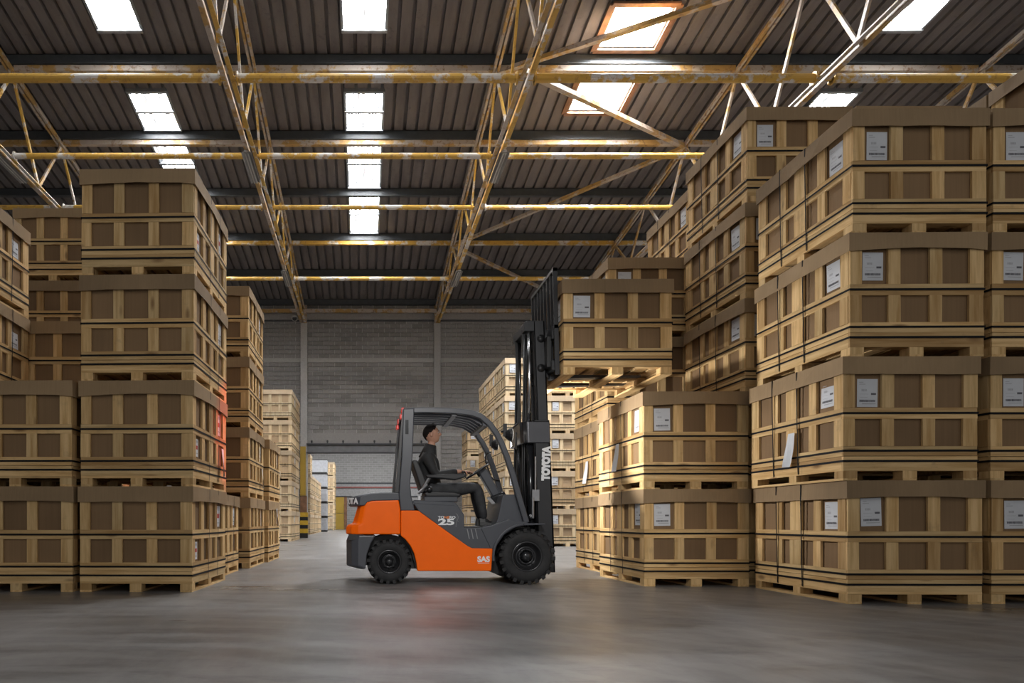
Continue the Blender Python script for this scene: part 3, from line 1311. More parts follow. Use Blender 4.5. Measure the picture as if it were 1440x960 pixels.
LAYER = {1: ['single'], 2: ['bottom', 'top'], 3: ['bottom', 'middle', 'top'], 4: ['bottom', 'second', 'third', 'top'],
         5: ['bottom', 'second', 'third', 'fourth', 'top']}


def stack(side, x, y, n, yaw, desc, group, look='pine slatted crate', offs=None, front=False, slab=None, papers=None, red=False, pitch=CH, jit=0.012, zsc=1.0):
    for k in range(n):
        ox, oy = (offs[k] if offs else (CRN.uniform(-jit, jit), CRN.uniform(-jit, jit) - 0.0))
        ln = LAYER[n][k]
        label = '%s, %s of %s' % (look, ln, desc) if n > 1 else '%s, %s' % (look, desc)
        crate(side, x + ox, y + oy, k * CH * zsc, yaw + CRN.uniform(-0.004, 0.004), label, group, front, slab,
              (papers or {}).get(k), red and CRN.random() < 0.8, (1, 1, zsc) if zsc != 1 else None)


GR, GL, GF = 'crates stacked on the right', 'crates stacked on the left', 'crates stacked far back'
# right hand side
stack(-1, 4.385, 6.19, 4, -0.014, 'the big near right stack with white labels', GR, front=True, slab=0.16,
      offs=[(0, 0), (-0.04, 0), (0.02, 0), (0.045, 0)], papers={1: (0.60, 0.52)})
stack(-1, 5.69, 6.19, 4, -0.006, 'the stack cut by the right edge of the picture', GR, front=True, slab=0.16)
stack(-1, 7.10, 6.21, 5, -0.004, 'the front five-high stack outside the right edge', GR, front=True, slab=0.16)
stack(-1, 7.10, 7.80, 5, -0.004, 'the five-high stack peeping over at upper right', GR, front=True, slab=0.16)
stack(-1, 4.483, 8.0, 5, -0.006, 'the five-high stack right behind the near right stack', GR, front=True, slab=0.16)
stack(-1, 5.77, 8.0, 5, -0.004, 'the hidden-front stack beside it, lid seen at top right', GR, front=False)
stack(-1, 4.75, 9.96, 5, -0.004, 'the pale tall stack third back on the right', GR, front=True, slab=0.16)
stack(-1, 3.215, 7.85, 2, -0.004, 'the two-high stack under the raised crate', GR, front=True, slab=0.14,
      papers={1: (0.62, 0.60)})
stack(-1, 3.46, 9.68, 4, -0.004, 'the four-high stack behind the raised crate', GR, front=True, slab=0.16, papers={1: (0.7, 0.55)})
# left hand side
stack(1, -3.01, 7.256, 4, -0.030, 'the near left four-high stack beside the aisle', GL, slab=1.10, red=True,
      offs=[(-0.01, 0), (0.0, 0.0), (0.005, 0), (0.01, 0)], papers={1: (1.12, 0.52)})
stack(1, -4.30, 7.256, 2, -0.010, 'the two-high stack at the lower left edge', GL)
stack(1, -5.56, 7.35, 4, -0.004, 'the tall stack cut by the left edge', GL, slab=1.10)
stack(1, -4.41, 8.93, 3, -0.004, 'the three-high stack in the gap at far left', GL)
stack(1, -5.42, 10.6, 5, -0.004, 'the tallest back left stack under the roof', GL)
stack(1, -3.13, 8.90, 1, -0.008, 'alone on the floor behind the near left stack', GL, slab=1.10)
stack(1, -3.03, 10.86, 4, -0.006, 'the four-high aisle stack behind the near left one', GL, slab=1.10, papers={1: (1.1, 0.55)})
stack(1, -2.94, 12.46, 2, -0.004, 'the two-high stack at the end of that row', GL, slab=1.10, papers={0: (0.9, 1.0)})
# far stacks
stack(0, -3.72, 18.9, 2, 0, 'the low far stack half hidden in the left row', GF, 'small-looking slatted crate', slab=0.9)
stack(0, -3.88, 25.2, 5, 0, 'the pale far stack before the left wall column', GF, slab=1.1)
stack(0, -3.88, 26.80, 5, 0, 'the far stack just behind the pale left one', GF, slab=1.1)
stack(0, 4.20, 20.3, 5, 0, 'the front far stack seen left of the mast', GF, front=True, slab=0.16)
stack(0, 5.46, 20.3, 5, 0, 'the far stack seen right of the mast', GF, front=True, slab=0.16)
stack(0, 4.20, 21.9, 5, 0, 'the second far stack in the row behind the cab', GF, front=True, slab=0.16)
stack(0, 4.20, 23.5, 5, 0, 'the third far stack in the row behind the cab', GF, front=True, slab=0.16)
stack(0, 4.14, 27.4, 4, 0, 'the lower far stack framed by the cab window', GF, front=True, slab=0.16)
stack(0, -4.2, 38.0, 4, 0, 'the tallest stack just past the striped column guard', GF, 'slatted crate')
for i in range(5):
    stack(0, -4.2, 39.6 + 1.6 * i, 3, 0, 'stack number %s of the row beyond the wall opening' % ('two', 'three', 'four', 'five', 'six')[i], GF, 'slatted crate')
stack(0, -3.66, 58.0, 5, 0, 'the last far stack beside the mustard door', GF)
stack(0, -3.66, 56.3, 5, 0, 'the farthest stack but one, beyond the white boxes', GF)
for k in range(5):
    t = thing('white_box', 'white film-wrapped box with dark bands, %s of the far white stack' % LAYER[5][k], 'box', (-3.2, 48, k * 1.02), 'white boxes far back')
    one('wrapped_load', 'white_wrap', t, -3.8, -2.62, 48, 49.2, k * 1.02 + 0.12, k * 1.02 + 0.98)
    one('base', 'hazard_black', t, -3.8, -2.62, 48, 49.2, k * 1.02, k * 1.02 + 0.12)
    one('top_frame', 'hazard_black', t, -3.82, -2.6, 47.98, 49.22, k * 1.02 + 0.98, k * 1.02 + 1.02)

# ------------------------------------------------------------------ forklift
YN, YF = 8.09, 9.20          # near and far faces of the body
YC = (YN + YF) / 2
FK = thing('forklift', 'orange and charcoal counterbalance forklift lifting a crate high on its forks', 'forklift', (1.1, YC, 0))


def pf(pts, Y=8.09):
    return [P(a, b, Y) for a, b in pts]


def part(name, pts, y0, y1, mat, bevel=0.015, Y=8.09, parent=None, seg=2):
    bm = newbm()
    prism(bm, pf(pts, Y), y0, y1)
    return obj(name, bm, mat, parent or FK, bevel=bevel, seg=seg)


def rounded(name, pts, mat, shift, ys, bevel=0.02):
    """profile lofted across the truck; shift(x) pulls the outer slices in at the tail"""
    base = pf(pts, 8.2)
    rings = []
    for y, a in ys:
        rings.append([(x + shift(x) * a, y, z) for x, z in base])
    bm = newbm()
    loft(bm, rings)
    return obj(name, bm, mat, FK, bevel=bevel, seg=3)


ys = [(YN + 0.01, 1.0), (YN + 0.05, 0.45), (YN + 0.14, 0.0), (YF - 0.14, 0.0), (YF - 0.05, 0.45), (YF - 0.01, 1.0)]
sh = lambda x: 0.16 * max(0.0, min(1.0, (0.15 - x) / 0.4))
rounded('counterweight', [(486.5, 751), (486.5, 741), (489, 737.5), (496, 735), (503, 712), (508, 706.5), (519, 704), (560, 702.7), (562.5, 716), (562.5, 751)], 'orange', sh, ys, 0.018)
rounded('rear_hood', [(490, 711), (492, 699), (498, 696.5), (517, 693.5), (535, 692.5), (560.5, 693), (561.5, 703.5), (519, 704.5), (508, 706.5), (503, 711)], 'charcoal', sh, ys, 0.012)
rounded('rear_bumper', [(487, 795), (487, 759.5), (490, 752), (528, 752), (517, 764), (508, 780), (505.5, 800)], 'charcoal', sh, ys, 0.02)
part('tow_pin_recess', [(490, 751), (490, 759), (512, 759), (512, 751)], YN + 0.03, YF - 0.03, 'hose', 0)
# side frames
body = [(563.6, 717.5), (588, 717.5), (640, 755), (657.8, 767.5), (664, 770.6), (693, 771), (691, 802.7), (586.7, 802.7), (585.8, 792),
        (582.5, 778), (577, 767), (570, 758), (563.6, 753)]
part('body_side', body, YN, YN + 0.09, 'orange', 0.012)
part('body_side', body, YF - 0.09, YF, 'orange', 0.012)
part('chassis', [(566, 722), (585, 722), (655, 772), (694, 774), (694, 800), (586, 800), (578, 772), (566, 756)], YN + 0.09, YF - 0.09, 'hose', 0)
# lower step panel, charcoal, with fender
part('step_panel', [(581, 707), (644, 710.5), (653, 723), (653.3, 741.5), (676, 742), (693, 738), (700, 757), (695, 771.5), (664, 771.5), (657.8, 768.5), (589, 718.5)],
     YN + 0.012, YF - 0.012, 'charcoal', 0.010)
part('engine_hood', [(580, 705.5), (583, 702.5), (640, 705.5), (645, 710), (644, 713), (583, 711)], YN + 0.03, YF - 0.03, 'charcoal', 0.012)
arc = []
for k in range(11):
    a = math.radians(188 - k * 9.4)
    arc.append((741 + 47.5 * math.cos(a), 782.5 - 46.0 * math.sin(a)))
arc_in = [(741 + 43.0 * math.cos(math.radians(188 - k * 9.4)), 782.5 - 42.0 * math.sin(math.radians(188 - k * 9.4))) for k in range(11)]
for y0, y1 in ((YN - 0.015, YN + 0.26), (YF - 0.26, YF + 0.015)):
    bm = newbm()
    flatbar(bm, [(x, (y0 + y1) / 2, z) for x, z in pf(arc)], y1 - y0, 0.03)
    obj('fender', bm, 'charcoal', FK, bevel=0.008)
    part('fender', [(735, 735.5), (766, 735.5), (767, 737.5), (735, 738.5)], y0, y1, 'charcoal', 0.004)
part('cowl', [(697, 742), (702, 730), (710, 694.5), (727, 694.5), (733, 715), (743, 735), (735, 739), (715, 748), (704, 757), (697, 771), (690, 771)],
     YN + 0.10, YF - 0.10, 'charcoal', 0.012)
part('fender_side', [(676, 742), (692, 738.5), (715, 730), (741, 734), (745, 736), (725, 741), (709, 752), (700, 765), (697, 771.5), (690, 771.5)],
     YN + 0.004, YN + 0.10, 'charcoal', 0.008)
part('fender_side', [(676, 742), (692, 738.5), (715, 730), (741, 734), (745, 736), (725, 741), (709, 752), (700, 765), (697, 771.5), (690, 771.5)],
     YF - 0.10, YF - 0.004, 'charcoal', 0.008)
for i, px in enumerate((656.5, 662, 668)):
    part('step_highlight', [(px, 743.5), (px + 1.2, 743.5), (px + 4.2, 757.5), (px + 3.0, 757.5)], YN + 0.002, YN + 0.012, 'steel', 0)
one('floor_plate', 'hose', FK, P(650, 741, 8.1)[0], P(697, 741, 8.1)[0], YN + 0.05, YF - 0.05, P(0, 743, 8.1)[1], P(0, 740.5, 8.1)[1])
# overhead guard
GN, GFY = YN + 0.07, YF - 0.07
rail_px = [(568, 576), (600, 575.5), (630, 576.2), (648, 577.5), (664, 579.5), (677, 584), (690, 595), (700, 609), (707, 623), (715, 643),
           (723, 668), (731, 697), (737, 718), (742, 735)]
for Y in (GN, GFY):
    bm = newbm()
    flatbar(bm, [(x, Y, z) for x, z in pf(rail_px)], 0.07, 0.066)
    obj('guard_rail', bm, 'charcoal', FK, bevel=0.01)
    bm = newbm()
    prism(bm, pf([(567, 574), (583, 573), (580.5, 640), (577, 680), (578.5, 697), (584, 718), (563.5, 718), (561, 694), (565, 640)]), Y - 0.05, Y + 0.05)
    obj('guard_post', bm, 'charcoal', FK, bevel=0.012)
    bm = newbm()
    prism(bm, pf([(566, 575), (568, 574), (564, 640), (560.5, 692), (556, 692), (560.5, 640)]), Y - 0.045, Y + 0.045)
    obj('guard_post_trim', bm, 'mastgrey', FK)
    one('post_inset', 'gloss', FK, P(570, 0, 8.1)[0], P(574.5, 0, 8.1)[0], GN - 0.056 if Y == GN else GFY + 0.05, GN - 0.05 if Y == GN else GFY + 0.056,
        P(0, 610, 8.1)[1], P(0, 590, 8.1)[1])
for k in range(6):
    y = GN + (GFY - GN) * (k + 0.5) / 6
    bm = newbm()
    flatbar(bm, [(x, y, z) for x, z in pf([(570, 578), (620, 578.5), (650, 580), (668, 584), (684, 594)])], 0.03, 0.05)
    obj('roof_bar', bm, 'charcoal', FK)
for px, py in ((570, 577), (684, 594), (640, 580)):
    x, z = P(px, py, 8.09)
    bm = newbm()
    bar(bm, (x, GN, z), (x, GFY, z), 0.06, 0.06)
    obj('cross_bar', bm, 'charcoal', FK)
# tail lights with the red warning beam they throw on the left stacks
for Y in (GN + 0.02, GFY - 0.02):
    x, z = P(565.5, 578, 8.2)
    bm = newbm()
    box(bm, x - 0.012, x + 0.02, Y - 0.05, Y + 0.05, z - 0.03, z + 0.035)
    box(bm, x - 0.03, x + 0.005, Y - 0.05, Y + 0.05, z - 0.10, z - 0.045)
    obj('tail_light', bm, 'tail_red', FK, bevel=0.008)['label'] = 'red tail light lens'
lx, lz = P(560, 580, 8.6)
bm = newbm()
# wheels
def wheel(cx, cz, R, rr, y0, y1, lug, front=True, near=True):
    w = y1 - y0
    yo, yi = (y0, y1) if near else (y1, y0)
    s = 1 if near else -1
    prof = [(rr, yo + s * 0.05 * w), (rr + 0.02, yo), (rr + (R - rr) * 0.55, yo - 0.002 * s), (R - 0.035, yo + s * 0.04 * w), (R - 0.018, yo + s * 0.14 * w),
            (R - 0.014, yo + s * 0.5 * w), (R - 0.018, yi - s * 0.14 * w), (R - 0.035, yi - s * 0.04 * w), (rr + 0.03, yi), (rr, yi - s * 0.05 * w)]
    bm = newbm()
    lathe(bm, prof, cx, cz, 56, closed=True)
    ty = obj('tyre', bm, 'rubber', FK, smooth=True)
    bm = newbm()
    for k in range(lug):
        for half in (0, 1):
            a = 2 * PI * (k + 0.5 * half) / lug
            yy0, yy1 = (yo - s * 0.004, yo + s * w * 0.52) if half == 0 else (yo + s * w * 0.48, yi + s * 0.004)
            da = PI / lug * 0.52
            r0, r1 = R - 0.045, R
            sk = PI / lug * 0.9
            q = []
            for (yy, sh) in ((yy0, -sk * 0.5), (yy1, sk * 0.5)):
                for r, d in ((r0, -da), (r1, -da * 0.85), (r1, da * 0.85), (r0, da)):
                    q.append((cx + r * math.cos(a + d + sh), yy, cz + r * math.sin(a + d + sh)))
            loft(bm, [q[:4], q[4:]])
    t = obj('tread_lugs', bm, 'rubber', ty)
    t['kind'] = 'stuff'
    bm = newbm()
    prof = [(rr + 0.012, yo + s * 0.012), (rr, yo + s * 0.0), (rr - 0.012, yo + s * 0.012), (rr - 0.03, yo + s * 0.06), (rr - 0.05, yo + s * 0.085),
            (rr * 0.62, yo + s * 0.09), (rr * 0.56, yo + s * 0.055), (rr * 0.45, yo + s * 0.05), (rr * 0.40, yo + s * 0.10), (0.0, yo + s * 0.10)]
    lathe(bm, prof, cx, cz, 40)
    obj('rim', bm, 'rim', ty, smooth=True)
    bm = newbm()
    lathe(bm, [(rr * 0.36, yo + s * 0.09), (rr * 0.34, yo + s * 0.03), (rr * 0.22, yo + s * 0.012), (0, yo + s * 0.008)], cx, cz, 24)
    obj('hub_cap', bm, 'gloss', ty, smooth=True)
    bm = newbm()
    for k in range(8):
        a = 2 * PI * k / 8
        tube(bm, [(cx + rr * 0.5 * math.cos(a), yo + s * 0.05, cz + rr * 0.5 * math.sin(a)), (cx + rr * 0.5 * math.cos(a), yo + s * 0.025, cz + rr * 0.5 * math.sin(a))], 0.011, 6)
    t = obj('wheel_nuts', bm, 'gloss', ty)
    t['kind'] = 'stuff'


fxw, _ = P(741.5, 0, 8.07)
rxw, _ = P(547.5, 0, 8.12)
RF, RR = 0.332, 0.268
wheel(fxw, RF, RF, 0.172, 8.07, 8.31, 22)
wheel(fxw, RF, RF, 0.172, 8.97, 9.21, 22, near=False)
wheel(rxw, RR, RR, 0.135, 8.12, 8.31, 20)
wheel(rxw, RR, RR, 0.135, 8.98, 9.17, 20, near=False)
bm = newbm()
tube(bm, [(fxw, 8.2, RF), (fxw, 9.1, RF)], 0.10, 14)
obj('drive_axle', bm, 'hose', FK)
bm = newbm()
tube(bm, [(rxw, 8.2, RR), (rxw, 9.1, RR)], 0.07, 14)
obj('steer_axle', bm, 'hose', FK)
part('inner_fender', [(505, 797), (512, 775), (524, 757), (545, 751), (566, 756), (577, 770), (584, 790), (587, 801), (572, 801), (575, 792), (568, 770), (548, 762), (528, 772), (520, 795)],
     YN + 0.20, YF - 0.20, 'hose', 0)
part('inner_fender', [(694, 775), (700, 760), (712, 748), (730, 742), (770, 740), (770, 760), (735, 800), (725, 812), (700, 808), (692, 801)], YN + 0.26, YF - 0.26, 'hose', 0)
# seat
YS = YC
SS = 8.645
seat = obj('seat_base', (lambda b: (box(b, P(594, 0, SS)[0], P(640, 0, SS)[0], YS - 0.25, YS + 0.25, P(0, 706, SS)[1], P(0, 699, SS)[1]), b)[1])(newbm()), 'charcoal', FK, bevel=0.01)
bm = newbm()
prism(bm, pf([(596, 700), (594, 693), (604, 691.5), (636, 692.5), (645, 695), (644, 700)], SS), YS - 0.24, YS + 0.24)
obj('seat_cushion', bm, 'seat', FK, bevel=0.03, seg=3)
bm = newbm()
prism(bm, pf([(591, 692), (583, 668), (577.5, 652), (579, 648.5), (585, 649), (592, 665), (601, 687), (602, 693)], SS), YS - 0.23, YS + 0.23)
obj('seat_back', bm, 'seat', FK, bevel=0.025, seg=3)
bm = newbm()
prism(bm, pf([(590, 650), (592, 647.5), (597, 650), (598, 668), (601, 672), (596, 676)], SS), YS + 0.24, YS + 0.28)
obj('seat_bolster', bm, 'seat', FK, bevel=0.01)
bm = newbm()
prism(bm, pf([(598, 667.5), (650, 665.5), (655, 667), (654, 671), (640, 675), (622, 673), (600, 671.5)], 8.36), 8.33, 8.41)
obj('armrest', bm, 'seat', FK, bevel=0.015)
bm = newbm()
tube(bm, [(*P(604, 671, 8.37)[:1], 8.37, P(604, 671, 8.37)[1]), (P(592, 692, 8.37)[0], 8.37, P(592, 692, 8.37)[1])], 0.022, 8)
tube(bm, [(P(588, 694, 8.36)[0], 8.36, P(588, 694, 8.36)[1]), (P(601, 681, 8.36)[0], 8.36, P(601, 681, 8.36)[1])], 0.016, 8)
obj('armrest_bracket', bm, 'steel', FK)
bm = newbm()
ball(bm, (P(604, 688, 8.38)[0], 8.38, P(604, 688, 8.38)[1]), 0.035, 0.02, 0.035)
obj('recliner_knob', bm, 'gloss', FK, smooth=True)
bm = newbm()
tube(bm, [(P(589.5, 703, 8.33)[0], 8.33, P(0, 703, 8.33)[1]), (P(589.5, 697, 8.33)[0], 8.33, P(0, 697, 8.33)[1])], 0.02, 10)
obj('filler_cap', bm, 'white', FK)
for i in range(4):
    x, z = P(648 + i * 2.5, 671, 8.40)
    bm = newbm()
    tube(bm, [(x, 8.36 + 0.035 * i, z), (x + 0.02, 8.36 + 0.035 * i, z + 0.06)], 0.007, 6)
    ball(bm, (x + 0.02, 8.36 + 0.035 * i, z + 0.065), 0.013, 0.011, 0.016, 8, 6)
    obj('control_lever', bm, 'hose', FK)
# steering
bm = newbm()
prism(bm, pf([(671, 663), (681, 657), (684, 660), (699, 688), (702, 694), (692, 699), (678, 675)], SS), YC - 0.07, YC + 0.07)
obj('steering_column', bm, 'charcoal', FK, bevel=0.015)
bm = newbm()
prism(bm, pf([(686, 699), (706, 691), (709, 696), (719, 714), (718, 719), (712, 718), (706, 712), (697, 711)], SS), YC - 0.14, YC + 0.14)
obj('column_shroud', bm, 'gloss', FK, bevel=0.015)
wc = Vector((P(671.5, 662.5, SS)[0], YC, P(671.5, 662.5, SS)[1]))
axis = Vector((-0.55, 0, 0.835)).normalized()
e1 = Vector((0, 1, 0))
e2 = axis.cross(e1).normalized()
bm = newbm()
rings = []
for k in range(29):
    a = 2 * PI * k / 28
    rings.append(wc + (e1 * math.cos(a) + e2 * math.sin(a)) * 0.16)
tube(bm, rings, 0.013, 8)
for k in range(3):
    a = 2 * PI * k / 3 + PI / 2
    bar(bm, wc - axis * 0.02, wc + (e1 * math.cos(a) + e2 * math.sin(a)) * 0.155, 0.025, 0.01, axis)
tube(bm, [wc - axis * 0.07, wc + axis * 0.005], 0.03, 10)
kp = wc + e2 * -0.15 + e1 * -0.05
tube(bm, [kp, kp + axis * 0.05], 0.018, 8)
obj('steering_wheel', bm, 'hose', FK, smooth=True)
# grab handle on the far front leg
bm = newbm()
Yh = GN
hp = [(690, 636), (684, 638), (681.5, 643), (684.5, 657), (689, 670), (693, 674.5), (702, 676)]
tube(bm, [(P(a, b, GFY)[0], GFY - 0.05, P(a, b, GFY)[1]) for a, b in hp], 0.012, 8)
obj('grab_handle', bm, 'hose', FK, smooth=True)
# work lamps and mirror
def lampunit(px, py, Y, nm):
    x, z = P(px, py, Y)
    bm = newbm()
    tube(bm, [(x - 0.05, Y, z), (x, Y, z), (x + 0.03, Y, z)], 0.07, 14, [0.035, 0.075, 0.078])
    box(bm, x - 0.07, x - 0.03, Y - 0.02, Y + 0.02, z - 0.02, z + 0.13)
    obj(nm, bm, 'hose', FK)
    bm = newbm()
    tube(bm, [(x + 0.031, Y, z), (x + 0.036, Y, z)], 0.07, 14)
    obj('lamp_lens', bm, 'lamp_lit', FK)
    lamp('work_lamp_beam', 'SPOT', (x + 0.15, Y if Y > 8.6 else 8.04, z), 170 if Y > 8.6 else 130, (1.0, 0.99, 0.97), 0.04, aim=(x + 2.0, Y + (0.0 if Y > 8.6 else -0.8), z + 0.15), spot_size=math.radians(150 if Y > 8.6 else 86), spot_blend=0.5)


lampunit(716, 611, GN + 0.05, 'work_lamp')
lampunit(696, 625, GFY - 0.06, 'work_lamp')
bm = newbm()
x0, z0 = P(706, 606, GN)
x1, z1 = P(733, 592, GN)
tube(bm, [(x0, GN + 0.05, z0), ((x0 + x1) / 2, GN + 0.07, z0 + 0.02), (x1, GN + 0.2, z1)], 0.012, 8)
obj('lamp_bracket', bm, 'hose', FK)
bm = newbm()
x, z = P(727, 620, GN)
tube(bm, [(x, GN + 0.05, z - 0.09), (x, GN + 0.05, z + 0.11)], 0.014, 8)
obj('indicator_stalk', bm, 'hose', FK)

# mast
MY0, MY1 = 8.28, 9.01


def mx(z):
    return 2.325 - 0.0385 * z


def mrail(name, zb, zt, dx0, dx1, y0, y1, mat, parent=FK):
    bm = newbm()
    loft(bm, [[(mx(z) + dx0, y0, z), (mx(z) + dx1, y0, z), (mx(z) + dx1, y1, z), (mx(z) + dx0, y1, z)] for z in (zb, zt)])
    return obj(name, bm, mat, parent, bevel=0.006)


for s, y in ((1, MY0), (-1, MY1)):
    ya, yb = (y, y + 0.03) if s > 0 else (y - 0.03, y)
    mrail('outer_rail', 0.13, 1.98, -0.20, 0.0, ya, yb, 'mastgrey')
    fa, fb = (y, y + 0.10) if s > 0 else (y - 0.10, y)
    mrail('rail_flange', 0.13, 1.98, -0.025, 0.0, fa, fb, 'mastgrey')
    mrail('rail_flange', 0.13, 1.98, -0.20, -0.175, fa, fb, 'mastgrey')
    y2 = y + s * 0.055
    ya, yb = (y2, y2 + 0.028) if s > 0 else (y2 - 0.028, y2)
    mrail('inner_rail', 0.75, 3.20, -0.135, 0.0, ya, yb, 'mastgrey')
    fa, fb = (y2, y2 + 0.09) if s > 0 else (y2 - 0.09, y2)
    mrail('rail_flange', 0.75, 3.20, -0.022, 0.0, fa, fb, 'mastgrey')
    mrail('rail_flange', 0.75, 3.20, -0.135, -0.113, fa, fb, 'mastgrey')
    # lift cylinder and rod behind each rail
    yc = y + s * 0.10
    bm = newbm()
    tube(bm, [(mx(0.25) - 0.245, yc, 0.25), (mx(1.95) - 0.225, yc, 1.95)], 0.042, 14)
    obj('lift_cylinder', bm, 'gloss', FK, smooth=True)
    bm = newbm()
    tube(bm, [(mx(1.9) - 0.225, yc, 1.9), (mx(3.17) - 0.175, yc, 3.17)], 0.024, 12)
    obj('lift_rod', bm, 'chrome', FK, smooth=True)
    for dx, rr_ in ((-0.29, 0.014), (-0.315, 0.012)):
        bm = newbm()
        tube(bm, [(mx(0.5) + dx, yc + s * 0.04, 0.5), (mx(1.3) + dx - 0.01, yc + s * 0.05, 1.3), (mx(2.0) + dx + 0.03, yc + s * 0.05, 2.0), (mx(3.0) + dx + 0.09, yc + s * 0.04, 3.05)], rr_, 8)
        obj('hydraulic_hose', bm, 'hose', FK, smooth=True)
    mrail('lift_chain', 0.9, 3.12, -0.255, -0.215, yc + s * 0.07 - 0.008, yc + s * 0.07 + 0.008, 'hose')
bm = newbm()
yc = YC
tube(bm, [(mx(0.3) - 0.10, yc, 0.3), (mx(1.7) - 0.10, yc, 1.7)], 0.055, 14)
obj('free_lift_cylinder', bm, 'gloss', FK, smooth=True)
# cross members
z0, z1 = P(0, 623, 8.28)[1], P(0, 592, 8.28)[1]
bm = newbm()
prof = [(-0.335, 0.02), (-0.31, 0.0), (-0.24, -0.012), (0.008, -0.012), (0.008, 0.03)]
pts = []
for z in (z0, z1):
    yy0, yy1 = MY0 - 0.012, MY1 + 0.012
    pts.append([(mx(z) - 0.34, yy0 + 0.12, z), (mx(z) - 0.325, yy0 + 0.04, z), (mx(z) - 0.27, yy0, z), (mx(z) - 0.0, yy0, z), (mx(z) - 0.0, yy0 + 0.035, z),
                (mx(z) - 0.21, yy0 + 0.05, z), (mx(z) - 0.21, yy1 - 0.05, z), (mx(z) - 0.0, yy1 - 0.035, z), (mx(z) - 0.0, yy1, z), (mx(z) - 0.27, yy1, z),
                (mx(z) - 0.325, yy1 - 0.04, z), (mx(z) - 0.34, yy1 - 0.12, z)])
loft(bm, pts)
obj('mast_cross_member', bm, 'collar', FK, bevel=0.012)
bm = newbm()
zt = 3.17
prism(bm, [(mx(zt) - 0.25, zt - 0.10), (mx(zt) - 0.25, zt), (mx(zt) - 0.22, zt + 0.03), (mx(zt) - 0.12, zt + 0.03), (mx(zt) - 0.12, zt - 0.10)], MY0 + 0.055, MY1 - 0.055)
obj('mast_top_beam', bm, 'mastgrey', FK, bevel=0.008)
for z in (0.22, 0.95):
    bm = newbm()
    box(bm, mx(z) - 0.2, mx(z) - 0.14, MY0 + 0.03, MY1 - 0.03, z, z + 0.12)
    obj('mast_cross_member', bm, 'mastgrey', FK)
for Y in (MY0 + 0.06, MY1 - 0.06):
    bm = newbm()
    xa, za = P(745, 733, Y)
    tube(bm, [(P(715, 738, Y)[0], Y, P(0, 738, Y)[1]), (P(752, 726, Y)[0], Y, P(0, 726, Y)[1])], 0.03, 12)
    obj('tilt_cylinder', bm, 'gloss', FK, smooth=True)
    bm = newbm()
    ball(bm, (P(746, 726, Y)[0], Y - 0.05, P(0, 726, Y)[1]), 0.03, 0.02, 0.03)
    obj('tilt_pin', bm, 'steel', FK, smooth=True)
# valve block and fittings on the near mast side
bm = newbm()
x, z = P(752, 694, 8.28)
box(bm, x - 0.04, x + 0.05, 8.24, 8.30, z - 0.09, z + 0.05)
tube(bm, [(x, 8.25, z + 0.02), (x, 8.25, z + 0.45)], 0.012, 8)
tube(bm, [(x - 0.03, 8.25, z - 0.05), (x - 0.03, 8.25, z - 0.3)], 0.018, 8)
obj('hose_fitting', bm, 'steel', FK, bevel=0.006)
# carriage, backrest, forks
BX = 2.262
BY0, BY1 = 8.11, 9.18
zt, zb = P(0, 377, 8.13)[1], 2.50
for y in (BY0, BY1 - 0.035):
    bm = newbm()
    loft(bm, [[(BX + 0.0 + k, y, z), (BX + 0.05 + k, y, z), (BX + 0.05 + k, y + 0.035, z), (BX + 0.0 + k, y + 0.035, z)] for z, k in ((zb, 0.012), (zt, -0.02))])
    obj('backrest_post', bm, 'mastgrey', FK)
for z, k in ((zt, -0.02), (P(0, 457, 8.13)[1], -0.005)):
    one('backrest_rail', 'mastgrey', FK, BX + k, BX + k + 0.05, BY0, BY1, z - 0.04, z)
for i in range(6):
    y = BY0 + (BY1 - BY0) * (i + 1) / 7
    bm = newbm()
    z1_ = P(0, 457, 8.13)[1]
    loft(bm, [[(BX + k, y - 0.016, z), (BX + 0.03 + k, y - 0.016, z), (BX + 0.03 + k, y + 0.016, z), (BX + k, y + 0.016, z)] for z, k in ((z1_, 0.0), (zt - 0.02, -0.016))])
    obj('backrest_bar', bm, 'mastgrey', FK)
for z in (2.56, 2.93):
    one('carriage_plate', 'mastgrey', FK, BX - 0.02, BX + 0.03, BY0 + 0.04, BY1 - 0.04, z, z + 0.11)
for y in (MY0 + 0.10, MY1 - 0.13):
    one('carriage_upright', 'mastgrey', FK, BX - 0.12, BX - 0.0, y, y + 0.03, 2.52, 3.10)
    for z in (2.62, 2.98):
        bm = newbm()
        tube(bm, [(BX - 0.10, y - 0.05, z), (BX - 0.10, y + 0.01, z)], 0.05, 14)
        obj('carriage_roller', bm, 'hose', FK, smooth=True)
bm = newbm()
box(bm, BX - 0.06, BX + 0.0, BY0 + 0.10, BY0 + 0.30, 2.60, 2.98)
obj('carriage_side', bm, 'hose', FK, bevel=0.01)
LOADZ = 2.468
for y in (8.36, 8.84):
    bm = newbm()
    xa = BX + 0.012
    prism(bm, [(xa, LOADZ + 0.62), (xa, LOADZ + 0.034), (xa + 0.02, LOADZ + 0.026), (xa + 1.12, LOADZ + 0.058), (xa + 1.12, LOADZ + 0.068), (xa + 0.05, LOADZ + 0.079), (xa + 0.042, LOADZ + 0.62)], y, y + 0.12)
    obj('fork', bm, 'mastgrey', FK)

